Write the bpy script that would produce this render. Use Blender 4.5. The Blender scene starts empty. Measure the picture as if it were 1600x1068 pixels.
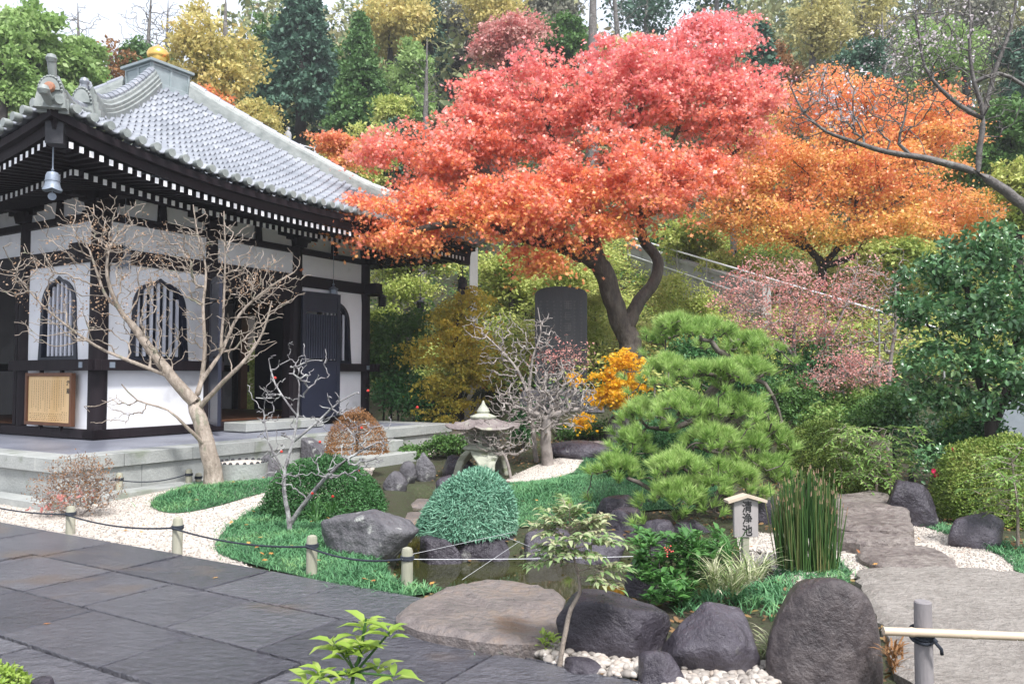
import bpy, bmesh, math, random
import numpy as np
from mathutils import Vector, Matrix
from mathutils.geometry import delaunay_2d_cdt

SC = bpy.context.scene
COL = SC.collection
rng = np.random.default_rng(7)
R = math.radians

# ------------------------------------------------------------------ camera
TILT, FPX, CAMZ = R(2.35), 1244.0, 1.6
cam = bpy.data.cameras.new('camera'); cam.lens = 28; cam.sensor_width = 36
cam.clip_start = 0.05; cam.clip_end = 900
camo = bpy.data.objects.new('camera', cam); COL.objects.link(camo)
camo.location = (0, 0, CAMZ); camo.rotation_euler = (R(90) + TILT, 0, 0)
SC.camera = camo

# ------------------------------------------------------------------ light
w = bpy.data.worlds.new('World'); SC.world = w; w.use_nodes = True
nt = w.node_tree; nt.nodes.clear()
sky = nt.nodes.new('ShaderNodeTexSky'); sky.sky_type = 'NISHITA'; sky.sun_disc = False
SUN = Vector((0.25, -0.52, 0.82)).normalized()
sky.sun_elevation = math.asin(SUN.z); sky.sun_rotation = math.atan2(SUN.x, SUN.y)
sky.dust_density = 3.0; sky.air_density = 1.0
hs = nt.nodes.new('ShaderNodeHueSaturation'); hs.inputs['Saturation'].default_value = 0.28
mx = nt.nodes.new('ShaderNodeMix'); mx.data_type = 'RGBA'; mx.inputs['Factor'].default_value = 0.5
mx.inputs['B'].default_value = (8.9, 9.6, 11.0, 1)          # the even white of an overcast sky
bg = nt.nodes.new('ShaderNodeBackground'); bg.inputs['Strength'].default_value = 0.108
wo = nt.nodes.new('ShaderNodeOutputWorld')
nt.links.new(sky.outputs[0], hs.inputs['Color']); nt.links.new(hs.outputs[0], mx.inputs['A'])
nt.links.new(mx.outputs['Result'], bg.inputs[0]); nt.links.new(bg.outputs[0], wo.inputs[0])
sl = bpy.data.lights.new('sun', 'SUN'); sl.energy = 3.3; sl.angle = R(9); sl.color = (1, 0.98, 0.955)
so = bpy.data.objects.new('sun', sl); COL.objects.link(so)
so.rotation_euler = (-SUN).to_track_quat('-Z', 'Y').to_euler()
SC.view_settings.view_transform = 'Standard'; SC.view_settings.look = 'None'
SC.view_settings.exposure = 0.85; SC.view_settings.gamma = 1.0
try:
    SC.render.engine = 'CYCLES'
    cy = SC.cycles
    cy.max_bounces = 7; cy.diffuse_bounces = 3; cy.glossy_bounces = 3; cy.transmission_bounces = 4
    cy.use_denoising = True
    cy.sample_clamp_indirect = 6
except Exception:
    pass

# ------------------------------------------------------------------ pixel helpers (author's ruler: pixels of the photo to metres)
def ray(px, py):
    x = (px - 800) / FPX; v = (534 - py) / FPX
    return np.array([x, math.cos(TILT) - v * math.sin(TILT), math.sin(TILT) + v * math.cos(TILT)])
def P(px, py, Y):
    r = ray(px, py); return np.array([0, 0, CAMZ]) + r * (Y / r[1])
def G(px, py, z=0.0):
    r = ray(px, py); return np.array([0, 0, CAMZ]) + r * ((z - CAMZ) / r[2])
def G2(px, py, z=0.0):
    g = G(px, py, z); return (float(g[0]), float(g[1]))

# ------------------------------------------------------------------ mesh helpers
def link(o, parent=None):
    COL.objects.link(o)
    if parent is not None: o.parent = parent
    return o
def tag(o, label=None, cat=None, group=None, kind=None):
    if label: o['label'] = label
    if cat: o['category'] = cat
    if group: o['group'] = group
    if kind: o['kind'] = kind
    return o
def empty(name, loc, rz=0, label=None, cat=None, group=None):
    o = bpy.data.objects.new(name, None); o.location = loc; o.rotation_euler = (0, 0, rz)
    o.empty_display_size = 0.1
    link(o); return tag(o, label, cat, group)
def copy_tree(o, parent=None):
    c = o.copy(); COL.objects.link(c)
    if parent is not None: c.parent = parent
    for ch in list(o.children): copy_tree(ch, c)
    return c

class MB:
    """collects polygons of one part"""
    def __init__(s): s.v = []; s.f = []; s.m = []
    def add(s, V, F, m=0):
        b = len(s.v); s.v.extend([tuple(map(float, p)) for p in V])
        for f in F: s.f.append([b + i for i in f]); s.m.append(m)
        return s
    def box(s, c, d, rz=0, m=0, taper=1.0, M=None):
        cx, cy, cz = c; a, b, h = d[0] / 2, d[1] / 2, d[2] / 2
        V = [(-a, -b, -h), (a, -b, -h), (a, b, -h), (-a, b, -h), (-a * taper, -b * taper, h), (a * taper, -b * taper, h), (a * taper, b * taper, h), (-a * taper, b * taper, h)]
        if M is not None: V = [tuple(M @ Vector(p)) for p in V]
        co, si = math.cos(rz), math.sin(rz)
        V = [(cx + x * co - y * si, cy + x * si + y * co, cz + z) for x, y, z in V]
        return s.add(V, [(3, 2, 1, 0), (4, 5, 6, 7), (0, 1, 5, 4), (1, 2, 6, 5), (2, 3, 7, 6), (3, 0, 4, 7)], m)
    def tube(s, path, r, n=8, m=0, cap=True):
        P_ = [Vector(p) for p in path]; k = len(P_)
        rr = [r] * k if isinstance(r, (int, float)) else list(r)
        T = [(P_[min(i + 1, k - 1)] - P_[max(i - 1, 0)]).normalized() for i in range(k)]
        a = T[0].orthogonal().normalized(); V = []
        for i in range(k):
            a = (a - T[i] * a.dot(T[i])); a = a.normalized() if a.length > 1e-6 else T[i].orthogonal().normalized()
            b = T[i].cross(a)
            for j in range(n):
                t = 2 * math.pi * j / n
                V.append(P_[i] + (a * math.cos(t) + b * math.sin(t)) * rr[i])
        F = [(i * n + j, i * n + (j + 1) % n, (i + 1) * n + (j + 1) % n, (i + 1) * n + j) for i in range(k - 1) for j in range(n)]
        if cap: F.append(tuple(range(n - 1, -1, -1))); F.append(tuple((k - 1) * n + j for j in range(n)))
        return s.add(V, F, m)
    def lathe(s, prof, c=(0, 0, 0), n=16, m=0, rot=0.0, M=None, sq=None):
        V = []
        for r_, z in prof:
            for j in range(n):
                t = 2 * math.pi * j / n + rot
                q = Vector((r_ * math.cos(t), r_ * math.sin(t), z))
                if M is not None: q = M @ q
                V.append((c[0] + q.x, c[1] + q.y, c[2] + q.z))
        k = len(prof)
        F = [(i * n + j, i * n + (j + 1) % n, (i + 1) * n + (j + 1) % n, (i + 1) * n + j) for i in range(k - 1) for j in range(n)]
        F.append(tuple(range(n - 1, -1, -1))); F.append(tuple((k - 1) * n + j for j in range(n)))
        return s.add(V, F, m)
    def prism(s, poly, fr, depth, m=0):
        """poly in (a, b); fr(a, b, c) to 3-D; extruded c from 0 to depth"""
        n = len(poly)
        V = [fr(a, b, 0) for a, b in poly] + [fr(a, b, depth) for a, b in poly]
        F = [tuple(range(n)), tuple(range(2 * n - 1, n - 1, -1))] + [(i, i + n, (i + 1) % n + n, (i + 1) % n) for i in range(n)]
        return s.add(V, F, m)
    def ringprism(s, outer, inner, fr, depth, m=0):
        n = len(outer)
        V = [fr(a, b, 0) for a, b in outer] + [fr(a, b, 0) for a, b in inner] + [fr(a, b, depth) for a, b in outer] + [fr(a, b, depth) for a, b in inner]
        F = []
        for i in range(n):
            j = (i + 1) % n
            F += [(i, j, n + j, n + i), (2 * n + i, 3 * n + i, 3 * n + j, 2 * n + j), (i, 2 * n + i, 2 * n + j, j), (n + i, n + j, 3 * n + j, 3 * n + i)]
        return s.add(V, F, m)
    def build(s, name, mats, parent=None, smooth=False, bevel=0.0, fix=True):
        me = bpy.data.meshes.new(name); me.from_pydata(s.v, [], s.f)
        mats = mats if isinstance(mats, (list, tuple)) else [mats]
        for q in mats: me.materials.append(q)
        if len(mats) > 1: me.polygons.foreach_set('material_index', s.m)
        if fix or bevel:
            bm = bmesh.new(); bm.from_mesh(me)
            bmesh.ops.recalc_face_normals(bm, faces=bm.faces)
            if bevel:
                es = [e for e in bm.edges if len(e.link_faces) == 2 and e.calc_face_angle(0) > 0.6]
                bmesh.ops.bevel(bm, geom=es, offset=bevel, segments=1, affect='EDGES', clamp_overlap=True)
            bm.to_mesh(me); bm.free()
        if smooth:
            me.polygons.foreach_set('use_smooth', [True] * len(me.polygons))
            if smooth != 'all':
                try: me.set_sharp_from_angle(angle=R(38))
                except Exception: pass
        return link(bpy.data.objects.new(name, me), parent)

def np_obj(name, V, loops, sizes, mat, parent=None, smooth=False):
    """mesh from flat numpy arrays: V (n,3), loops = flat vertex indices, sizes = loop count per polygon"""
    me = bpy.data.meshes.new(name)
    me.vertices.add(len(V)); me.vertices.foreach_set('co', np.ascontiguousarray(V, np.float32).ravel())
    me.loops.add(len(loops)); me.loops.foreach_set('vertex_index', np.ascontiguousarray(loops, np.int32))
    st = np.concatenate([[0], np.cumsum(sizes)[:-1]]).astype(np.int32)
    me.polygons.add(len(sizes)); me.polygons.foreach_set('loop_start', st)
    try: me.polygons.foreach_set('loop_total', np.ascontiguousarray(sizes, np.int32))
    except Exception: pass
    for q in (mat if isinstance(mat, (list, tuple)) else [mat]): me.materials.append(q)
    if smooth: me.polygons.foreach_set('use_smooth', np.ones(len(sizes), bool))
    me.update(calc_edges=True)
    return link(bpy.data.objects.new(name, me), parent)

# leaf outlines: (across, along, off the plane), faces
LEAF = {
 'diamond': ([(0, 0, 0), (.5, .42, .03), (0, 1, -.05), (-.5, .42, .03)], [(0, 1, 2, 3)]),
 'oval': ([(0, 0, 0), (.38, .2, .04), (.5, .5, .03), (.3, .8, -.04), (0, 1, -.12), (-.3, .8, -.04), (-.5, .5, .03), (-.38, .2, .04)], [(0, 1, 2, 3, 4, 5, 6, 7)]),
 'fold': ([(0, 0, 0), (0, .35, .03), (0, .7, 0), (0, 1, -.14), (.46, .3, .12), (.42, .62, .08), (-.46, .3, .12), (-.42, .62, .08)],
          [(0, 4, 1), (1, 4, 5, 2), (2, 5, 3), (0, 1, 6), (1, 2, 7, 6), (2, 3, 7)]),
 'maple': ([(0, 0, 0), (.2, .3, 0), (.62, .25, -.05), (.3, .5, 0), (.5, .8, -.06), (.14, .66, 0), (0, 1.05, -.06), (-.14, .66, 0), (-.5, .8, -.06), (-.3, .5, 0), (-.62, .25, -.05), (-.2, .3, 0)],
           [(0, 1, 2, 3), (0, 3, 4, 5), (0, 5, 6, 7), (0, 7, 8, 9), (0, 9, 10, 11)]),
 'needle': ([(-.5, 0, 0), (.5, 0, 0), (0, 1, 0)], [(0, 1, 2)]),
 'blade': ([(-.5, 0, 0), (.5, 0, 0), (.45, .45, .12), (-.45, .45, .12), (.3, .8, .06), (-.3, .8, .06), (0, 1, -.08)], [(0, 1, 2, 3), (3, 2, 4, 5), (5, 4, 6)]),
}
def unit(a): return a / np.maximum(np.linalg.norm(a, axis=-1, keepdims=True), 1e-9)
def leaf_arrays(C, axis, nrm, L, W, kind):
    """C base points, axis = growing direction, nrm = about the upper side"""
    t, F = LEAF[kind]; t = np.array(t); C = np.asarray(C); n = len(C)
    axis = unit(axis); side = unit(np.cross(axis, nrm)); nn = np.cross(side, axis)
    L = np.broadcast_to(L, (n,))[:, None, None]; W = np.broadcast_to(W, (n,))[:, None, None]
    V = C[:, None, :] + side[:, None, :] * (t[None, :, 0:1] * W) + axis[:, None, :] * (t[None, :, 1:2] * L) + nn[:, None, :] * (t[None, :, 2:3] * L)
    fl = np.array([i for f in F for i in f]); sz = np.array([len(f) for f in F])
    loops = (np.arange(n)[:, None] * len(t) + fl[None, :]).ravel()
    return V.reshape(-1, 3), loops, np.tile(sz, n)
def merge(parts):
    V, Lp, S, b = [], [], [], 0
    for v, l, s in parts: V.append(v); Lp.append(l + b); S.append(s); b += len(v)
    return np.concatenate(V), np.concatenate(Lp), np.concatenate(S)
def rand_unit(n): return unit(rng.normal(size=(n, 3)))
def leaves_obj(name, C, axis, nrm, L, W, kind, mat, parent=None, origin=(0, 0, 0)):
    V, l, s = leaf_arrays(C, axis, nrm, L, W, kind)
    return np_obj(name, V - np.asarray(origin), l, s, mat, parent)

def edge_tubes(A, B, ra, rb, da, db, k):
    """frusta between points A and B (n,3) with end directions da, db"""
    ref = np.array([0.37, 0.61, 0.13]); ref /= np.linalg.norm(ref)
    def ring(C, d, r):
        a = unit(np.cross(d, ref)); b = np.cross(d, a)
        t = np.arange(k) * 2 * math.pi / k
        return C[:, None, :] + r[:, None, None] * (a[:, None, :] * np.cos(t)[None, :, None] + b[:, None, :] * np.sin(t)[None, :, None])
    n = len(A); V = np.concatenate([ring(A, da, ra), ring(B, db, rb)], 1).reshape(-1, 3)
    j = np.arange(k); j2 = (j + 1) % k
    q = np.stack([j, j2, j2 + k, j + k], 1).ravel()
    loops = (np.arange(n)[:, None] * 2 * k + q[None, :]).ravel()
    return V, loops, np.full(n * k, 4)

class Skel:
    """branch skeleton: explicit limbs, then every wanted tip is tied to the nearest wood"""
    def __init__(s): s.p = []; s.par = []; s.r = []; s.lim = []
    def limb(s, path, radii, step=0.12, wob=0.02, parent=None):
        pts = [np.asarray(q, float) for q in path]; m = len(pts)
        if parent is None and s.p:
            A = np.array(s.p); parent = int(np.argmin(((A - pts[0]) ** 2).sum(1)))
        prev = -1 if parent is None else parent
        for i in range(m - 1):
            p0, p1, p2, p3 = pts[max(i - 1, 0)], pts[i], pts[i + 1], pts[min(i + 2, m - 1)]
            k = max(2, int(np.linalg.norm(p2 - p1) / step))
            for j in range(k if i < m - 2 else k + 1):
                t = j / k
                q = 0.5 * ((2 * p1) + (-p0 + p2) * t + (2 * p0 - 5 * p1 + 4 * p2 - p3) * t * t + (-p0 + 3 * p1 - 3 * p2 + p3) * t ** 3)
                rr = radii[i] * (1 - t) + radii[i + 1] * t
                q = q + rng.normal(size=3) * wob * rr * 4
                s.p.append(q); s.par.append(prev); s.r.append(rr); prev = len(s.p) - 1
        return prev
    def tie(s, pts, seg=3, jit=0.08, sag=0.0, pref=0.0, minz=None):
        pts = np.asarray(pts, float)
        root = np.array(s.p); d0 = np.array([np.min(((root - q) ** 2).sum(1)) for q in pts])
        dep = [0.0] * len(s.p)
        for i in range(len(s.p)):
            if s.par[i] >= 0: dep[i] = dep[s.par[i]] + float(np.linalg.norm(s.p[i] - s.p[s.par[i]]))
        cap = len(s.p) + len(pts) * seg; A = np.zeros((cap, 3)); A[:len(s.p)] = root
        D = np.zeros(cap); D[:len(dep)] = dep; nn = len(s.p); lo = min(int(nn * 0.15), nn - 1)
        tips = []
        for i in np.argsort(d0):
            q = pts[i]; dist = np.sqrt(((A[lo:nn] - q) ** 2).sum(1))
            cost = dist + pref * D[lo:nn] + 0.6 * np.maximum(0, A[lo:nn, 2] - q[2])
            a = lo + int(np.argmin(cost)); base = A[a].copy(); L = float(np.linalg.norm(q - base)); prev = a
            for j in range(1, seg + 1):
                t = j / seg
                x = base * (1 - t) + q * t
                if j < seg: x = x + rng.normal(size=3) * jit * L; x[2] += sag * L * math.sin(math.pi * t)
                A[nn] = x; D[nn] = D[prev] + L / seg
                s.p.append(x); s.par.append(prev); s.r.append(None); prev = nn; nn += 1
            tips.append(prev)
        return tips
    def arrays(s, tip_r, expo=0.5):
        n = len(s.p); p = np.array(s.p); par = np.array(s.par); wgt = np.zeros(n); kids = np.zeros(n, int)
        for i in range(n):
            if par[i] >= 0: kids[par[i]] += 1
        wgt[kids == 0] = 1
        for i in range(n - 1, 0, -1):
            if par[i] >= 0: wgt[par[i]] += wgt[i]
        r = np.zeros(n)
        for i in range(n):
            r[i] = s.r[i] if s.r[i] is not None else tip_r * wgt[i] ** expo
            if s.r[i] is None and par[i] >= 0: r[i] = min(r[i], 0.85 * r[par[i]] if s.r[par[i]] is not None else r[par[i]])
        best = {}
        for i in range(n):
            if par[i] >= 0 and (par[i] not in best or wgt[i] > wgt[best[par[i]]]): best[par[i]] = i
        d = np.zeros((n, 3))
        for i in range(n):
            if par[i] >= 0: d[i] = p[i] - p[par[i]]
            if i in best: d[i] = unit(d[i]) + unit(p[best[i]] - p[i])
        d = unit(d)
        e = np.array([i for i in range(n) if par[i] >= 0]); pa = par[e]
        main = np.array([best[par[i]] == i for i in e])
        ed = unit(p[e] - p[pa])
        da = np.where(main[:, None], d[pa], ed); ra = np.where(main, r[pa], np.minimum(r[e] * 1.35, r[pa] * .9))
        thick = np.maximum(ra, r[e]) > 0.05
        out = []
        for msk, k in ((thick, 10), (~thick, 4)):
            if msk.any(): out.append(edge_tubes(p[pa][msk], p[e][msk], ra[msk], r[e][msk], da[msk], d[e][msk], k))
        return merge(out)
    def build(s, name, mat, parent, tip_r=0.006, expo=0.5, origin=(0, 0, 0)):
        V, l, z = s.arrays(tip_r, expo)
        o = np_obj(name, V - np.asarray(origin), l, z, mat, parent, smooth=True)
        bm = bmesh.new(); bm.from_mesh(o.data); bmesh.ops.remove_doubles(bm, verts=bm.verts, dist=2e-5); bm.to_mesh(o.data); bm.free()
        return o

def in_blobs(blobs, n, shell=0.35):
    """points inside ellipsoids (centre, radii), more of them towards the outside"""
    vol = np.array([b[1][0] * b[1][1] * b[1][2] for b in blobs]) ** 0.8; cnt = rng.multinomial(n, vol / vol.sum()); out = []
    for (c, rad), k in zip(blobs, cnt):
        out.append(np.asarray(c) + rand_unit(k) * (rng.random((k, 1)) ** shell) * np.asarray(rad))
    return np.concatenate(out)
def blob(px, py, rx, ry, Y, dr=None):
    s = Y / FPX; return (P(px, py, Y), (rx * s, dr if dr else (rx + ry) * .5 * s, ry * s))

def pad_leaves(pads, per, pr, flat, L, kind='diamond', lw=0.6, up=0.55, droop=0.25):
    n = len(pads) * per
    C = np.repeat(pads, per, 0); o = rng.normal(size=(n, 3)) * 0.5
    rr = np.linalg.norm(o[:, :2], axis=1)
    sc = np.repeat(rng.uniform(.7, 1.3, len(pads)), per)[:, None]
    tilt = np.repeat(rng.normal(size=(len(pads), 2)) * .22, per, 0)
    off = o * np.array([pr, pr, pr * flat]); off[:, 2] += (tilt * off[:, :2]).sum(1) - droop * rr ** 2 * pr
    C = C + off * sc
    nrm = unit(np.array([0, 0, up]) + rng.normal(size=(n, 3)) * (1 - up) * .9)
    ax = rand_unit(n); ax[:, 2] -= .25
    Ls = L * rng.uniform(.45, 1.45, n)
    return C, ax, nrm, Ls, Ls * lw
# ------------------------------------------------------------------ materials
def _m(name):
    m = bpy.data.materials.new(name); m.use_nodes = True; t = m.node_tree; t.nodes.clear()
    return m, t, (lambda ty: t.nodes.new(ty)), t.links.new
def _ramp(nd, cols):
    n = nd('ShaderNodeValToRGB'); e = n.color_ramp.elements; k = len(cols)
    while len(e) < k: e.new(0.5)
    for i, c in enumerate(cols):
        if len(c) == 4: e[i].position = c[3]
        else: e[i].position = i / max(k - 1, 1)
        e[i].color = (*c[:3], 1)
    return n
def pmat(name, cols, scale=3.0, rough=(0.6, 0.8), bump=0.3, bscale=20.0, detail=6.0, spec=0.4, stretch=(1, 1, 1), metal=0.0, island=0.0, spots=None, fine=0.0, objrand=0.0, coord='Object', bdist=0.02, contrast=1.0):
    m, t, nd, ln = _m(name)
    out = nd('ShaderNodeOutputMaterial'); b = nd('ShaderNodeBsdfPrincipled'); tc = nd('ShaderNodeTexCoord')
    mp = nd('ShaderNodeMapping'); mp.inputs['Scale'].default_value = stretch; ln(tc.outputs[coord], mp.inputs[0])
    n1 = nd('ShaderNodeTexNoise'); n1.inputs['Scale'].default_value = scale; n1.inputs['Detail'].default_value = detail; n1.inputs['Roughness'].default_value = .62
    ln(mp.outputs[0], n1.inputs['Vector'])
    cr = nd('ShaderNodeMapRange'); cr.inputs[1].default_value = .5 - .22 / contrast; cr.inputs[2].default_value = .5 + .22 / contrast
    ln(n1.outputs[0], cr.inputs[0]); fac = cr.outputs[0]
    if island:
        g = nd('ShaderNodeNewGeometry'); a = nd('ShaderNodeMix'); a.inputs[0].default_value = island
        ln(fac, a.inputs[2]); ln(g.outputs['Random Per Island'], a.inputs[3]); fac = a.outputs[0]
    n2 = nd('ShaderNodeTexNoise'); n2.inputs['Scale'].default_value = bscale; n2.inputs['Detail'].default_value = 9; n2.inputs['Roughness'].default_value = .64; ln(mp.outputs[0], n2.inputs['Vector'])
    if fine:
        c2 = nd('ShaderNodeMapRange'); c2.inputs[1].default_value = .32; c2.inputs[2].default_value = .68; ln(n2.outputs[0], c2.inputs[0])
        a = nd('ShaderNodeMix'); a.inputs[0].default_value = fine; ln(fac, a.inputs[2]); ln(c2.outputs[0], a.inputs[3]); fac = a.outputs[0]
    if objrand:
        oi = nd('ShaderNodeObjectInfo'); a = nd('ShaderNodeMix'); a.inputs[0].default_value = objrand; ln(fac, a.inputs[2]); ln(oi.outputs['Random'], a.inputs[3]); fac = a.outputs[0]
    rp = _ramp(nd, cols); ln(fac, rp.inputs[0]); col = rp.outputs[0]
    if spots:
        n3 = nd('ShaderNodeTexNoise'); n3.inputs['Scale'].default_value = spots[1]; n3.inputs['Detail'].default_value = 5; ln(mp.outputs[0], n3.inputs['Vector'])
        r3 = nd('ShaderNodeMapRange'); r3.inputs[1].default_value = spots[2]; r3.inputs[2].default_value = spots[2] + .08; ln(n3.outputs[0], r3.inputs[0])
        mxx = nd('ShaderNodeMix'); mxx.data_type = 'RGBA'; ln(r3.outputs[0], mxx.inputs['Factor']); ln(col, mxx.inputs['A']); mxx.inputs['B'].default_value = (*spots[0], 1); col = mxx.outputs['Result']
    ln(col, b.inputs['Base Color'])
    rr = nd('ShaderNodeMapRange'); rr.inputs[3].default_value = rough[0]; rr.inputs[4].default_value = rough[1]
    ln(n2.outputs[0], rr.inputs[0]); ln(rr.outputs[0], b.inputs['Roughness'])
    b.inputs['Specular IOR Level'].default_value = spec; b.inputs['Metallic'].default_value = metal
    if bump:
        bp = nd('ShaderNodeBump'); bp.inputs['Strength'].default_value = bump; bp.inputs['Distance'].default_value = bdist
        ln(n2.outputs[0], bp.inputs['Height']); ln(bp.outputs[0], b.inputs['Normal'])
    ln(b.outputs[0], out.inputs[0]); return m
def leafmat(name, cols, trans=0.35, rough=0.45, nscale=1.2, nmix=0.45, zmix=0.0, spec=0.35):
    m, t, nd, ln = _m(name)
    out = nd('ShaderNodeOutputMaterial'); b = nd('ShaderNodeBsdfPrincipled'); tc = nd('ShaderNodeTexCoord')
    n1 = nd('ShaderNodeTexNoise'); n1.inputs['Scale'].default_value = nscale; n1.inputs['Detail'].default_value = 3; ln(tc.outputs['Object'], n1.inputs['Vector'])
    cr = nd('ShaderNodeMapRange'); cr.inputs[1].default_value = .3; cr.inputs[2].default_value = .7; ln(n1.outputs[0], cr.inputs[0])
    g = nd('ShaderNodeNewGeometry'); a = nd('ShaderNodeMix'); a.inputs[0].default_value = nmix
    ln(g.outputs['Random Per Island'], a.inputs[2]); ln(cr.outputs[0], a.inputs[3]); fac = a.outputs[0]
    if zmix:
        sp = nd('ShaderNodeSeparateXYZ'); ln(tc.outputs['Generated'], sp.inputs[0])
        a2 = nd('ShaderNodeMix'); a2.inputs[0].default_value = zmix; ln(fac, a2.inputs[2]); ln(sp.outputs[2], a2.inputs[3]); fac = a2.outputs[0]
    rp = _ramp(nd, cols); ln(fac, rp.inputs[0]); ln(rp.outputs[0], b.inputs['Base Color'])
    b.inputs['Roughness'].default_value = rough; b.inputs['Specular IOR Level'].default_value = spec
    if trans:
        tr = nd('ShaderNodeBsdfTranslucent'); ln(rp.outputs[0], tr.inputs[0]); ms = nd('ShaderNodeMixShader'); ms.inputs[0].default_value = trans
        ln(b.outputs[0], ms.inputs[1]); ln(tr.outputs[0], ms.inputs[2]); ln(ms.outputs[0], out.inputs[0])
    else: ln(b.outputs[0], out.inputs[0])
    return m

M = {}
M['wood'] = pmat('dark_stained_wood', [(.006, .005, .007), (.015, .010, .013), (.010, .007, .010)], 4, (.5, .7), .25, 30, stretch=(1, 1, .15), spec=.2)
M['wood_brown'] = pmat('brown_wood', [(.10, .04, .02), (.16, .07, .035)], 5, (.4, .6), .2, 40, stretch=(1, 1, .2))
M['navy'] = pmat('blue_black_lacquer', [(.008, .010, .022), (.014, .017, .034)], 3, (.3, .5), .1, 40)
M['plaster'] = pmat('white_plaster', [(.74, .74, .78), (.82, .82, .85)], 2.5, (.8, .9), .05, 60, spots=((.64, .64, .67), 1.8, .60))
M['rafter_white'] = pmat('white_rafter_paint', [(.78, .78, .80), (.85, .85, .86)], 12, (.6, .7), .05, 60)
M['slat_white'] = pmat('pale_window_slats', [(.55, .56, .64), (.66, .67, .74)], 8, (.5, .6), .05, 60)
M['tile'] = pmat('silver_grey_roof_tile', [(.15, .165, .19), (.245, .26, .295), (.35, .365, .40)], 1.1, (.28, .46), .12, 40, spec=.6, island=.35)
M['tile_dark'] = pmat('aged_roof_ridge_tile', [(.15, .17, .165), (.24, .26, .25), (.32, .34, .33)], 5, (.4, .6), .3, 30)
M['bronze'] = pmat('blue_grey_bronze', [(.17, .20, .25), (.28, .32, .38)], 9, (.4, .6), .3, 40, metal=.3)
M['bronze_dark'] = pmat('dark_bronze', [(.02, .02, .025), (.045, .045, .05)], 9, (.4, .6), .2, 40, metal=.3)
M['copper'] = pmat('weathered_copper_box', [(.22, .26, .27), (.32, .37, .38)], 4, (.45, .6), .2, 30, metal=.25)
M['gold'] = pmat('gilded_jewel', [(.85, .5, .12), (.9, .6, .2)], 3, (.22, .3), .03, 30, metal=.9)
M['medal'] = pmat('reddish_brown_medallion', [(.30, .13, .08), (.40, .2, .12)], 9, (.5, .6), .4, 40)
M['platform'] = pmat('pale_granite_blocks', [(.19, .20, .19), (.31, .32, .31), (.42, .43, .41)], 2.2, (.6, .8), .5, 35, spots=((.22, .24, .20), 2.3, .60), island=.35, fine=.3)
M['paveplat'] = pmat('wet_grey_paving_of_platform', [(.15, .16, .20), (.25, .26, .31)], 1.4, (.25, .5), .15, 30)
M['slate'] = pmat('wet_split_slate', [(.032, .032, .041), (.072, .071, .089), (.122, .12, .14), (.21, .208, .235)], 1.3, (.04, .36), 1.0, 17, detail=10, spec=.6, stretch=(.85, 1.15, 1), island=.62, bdist=.07, fine=.28, spots=((.135, .105, .092), .9, .57))
M['navy_slat'] = pmat('worn_blue_slats', [(.03, .035, .055), (.06, .065, .095)], 8, (.4, .6), .1, 40)
M['joint'] = pmat('dark_joint', [(.015, .015, .016), (.035, .033, .03)], 9, (.7, .9), .4, 60)
M['rock'] = pmat('wet_dark_rock', [(.014, .012, .017), (.040, .034, .044), (.075, .066, .082), (.14, .13, .15)], 2.6, (.14, .46), .85, 9, detail=10, spots=((.22, .215, .20), 5.5, .67), bdist=.06, fine=.45, objrand=.30)
M['rock_grey'] = pmat('lichened_grey_rock', [(.03, .028, .034), (.085, .08, .09), (.15, .145, .155), (.27, .265, .27)], 3.0, (.45, .75), 1.0, 10, detail=10, spots=((.45, .45, .43), 6.0, .62), bdist=.06, fine=.45, objrand=.2)
M['rock_brown'] = pmat('brown_two_tone_rock', [(.016, .013, .015), (.044, .035, .037), (.085, .07, .07), (.14, .12, .115)], 2.1, (.2, .5), .8, 16, detail=10, bdist=.03, fine=.5, spots=((.20, .16, .13), 1.6, .66))
M['flat'] = pmat('wet_brown_flagstone', [(.10, .085, .085), (.20, .17, .16), (.27, .20, .15)], 2.2, (.12, .55), 1.0, 14, detail=9, spots=((.24, .13, .07), 1.3, .62), bdist=.05, fine=.4)
M['step'] = pmat('rough_split_stepping_stone', [(.06, .046, .045), (.15, .122, .115), (.25, .215, .195), (.38, .34, .31)], 2.0, (.22, .65), 1.0, 14, detail=10, stretch=(1, 1.2, 1), bdist=.06, fine=.55)
M['sandslab'] = pmat('pale_worn_slab', [(.17, .148, .132), (.29, .26, .235), (.39, .355, .325)], 1.8, (.35, .75), 1.0, 18, detail=10, stretch=(1, 1.2, 1), spots=((.15, .14, .12), 2.0, .62), bdist=.05, fine=.5)
M['stele'] = pmat('dark_stele_stone', [(.025, .026, .030), (.05, .052, .055)], 3, (.45, .6), .3, 30, spots=((.12, .13, .12), 3.0, .7), stretch=(2.5, 2.5, .35))
M['carve'] = pmat('worn_carving', [(.07, .072, .072), (.13, .13, .12)], 30, (.7, .8), .1, 40)
M['lantern'] = pmat('mossy_lantern_stone', [(.20, .21, .16), (.34, .35, .28), (.46, .46, .39)], 5, (.7, .9), .5, 30, spots=((.20, .22, .13), 5, .62))
M['lantern_roof'] = pmat('mauve_grey_lantern_roof', [(.11, .09, .09), (.20, .165, .16), (.28, .265, .23)], 5, (.6, .8), .5, 30, spots=((.38, .40, .26), 5, .66))
M['gravel'] = pmat('white_sand_gravel', [(.22, .18, .15), (.50, .44, .38), (.66, .60, .54), (.74, .70, .64)], 55, (.8, .95), 1.0, 60, detail=3, bdist=.02, contrast=.8)
M['soil'] = pmat('garden_soil', [(.018, .015, .010), (.05, .04, .026), (.045, .06, .022), (.10, .085, .06)], 1.2, (.7, .95), 1.0, 24, detail=10, fine=.5, bdist=.04)
M['moss'] = pmat('moss_bed', [(.018, .05, .022), (.035, .10, .04), (.05, .13, .05)], 7, (.8, .95), .8, 40)
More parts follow.
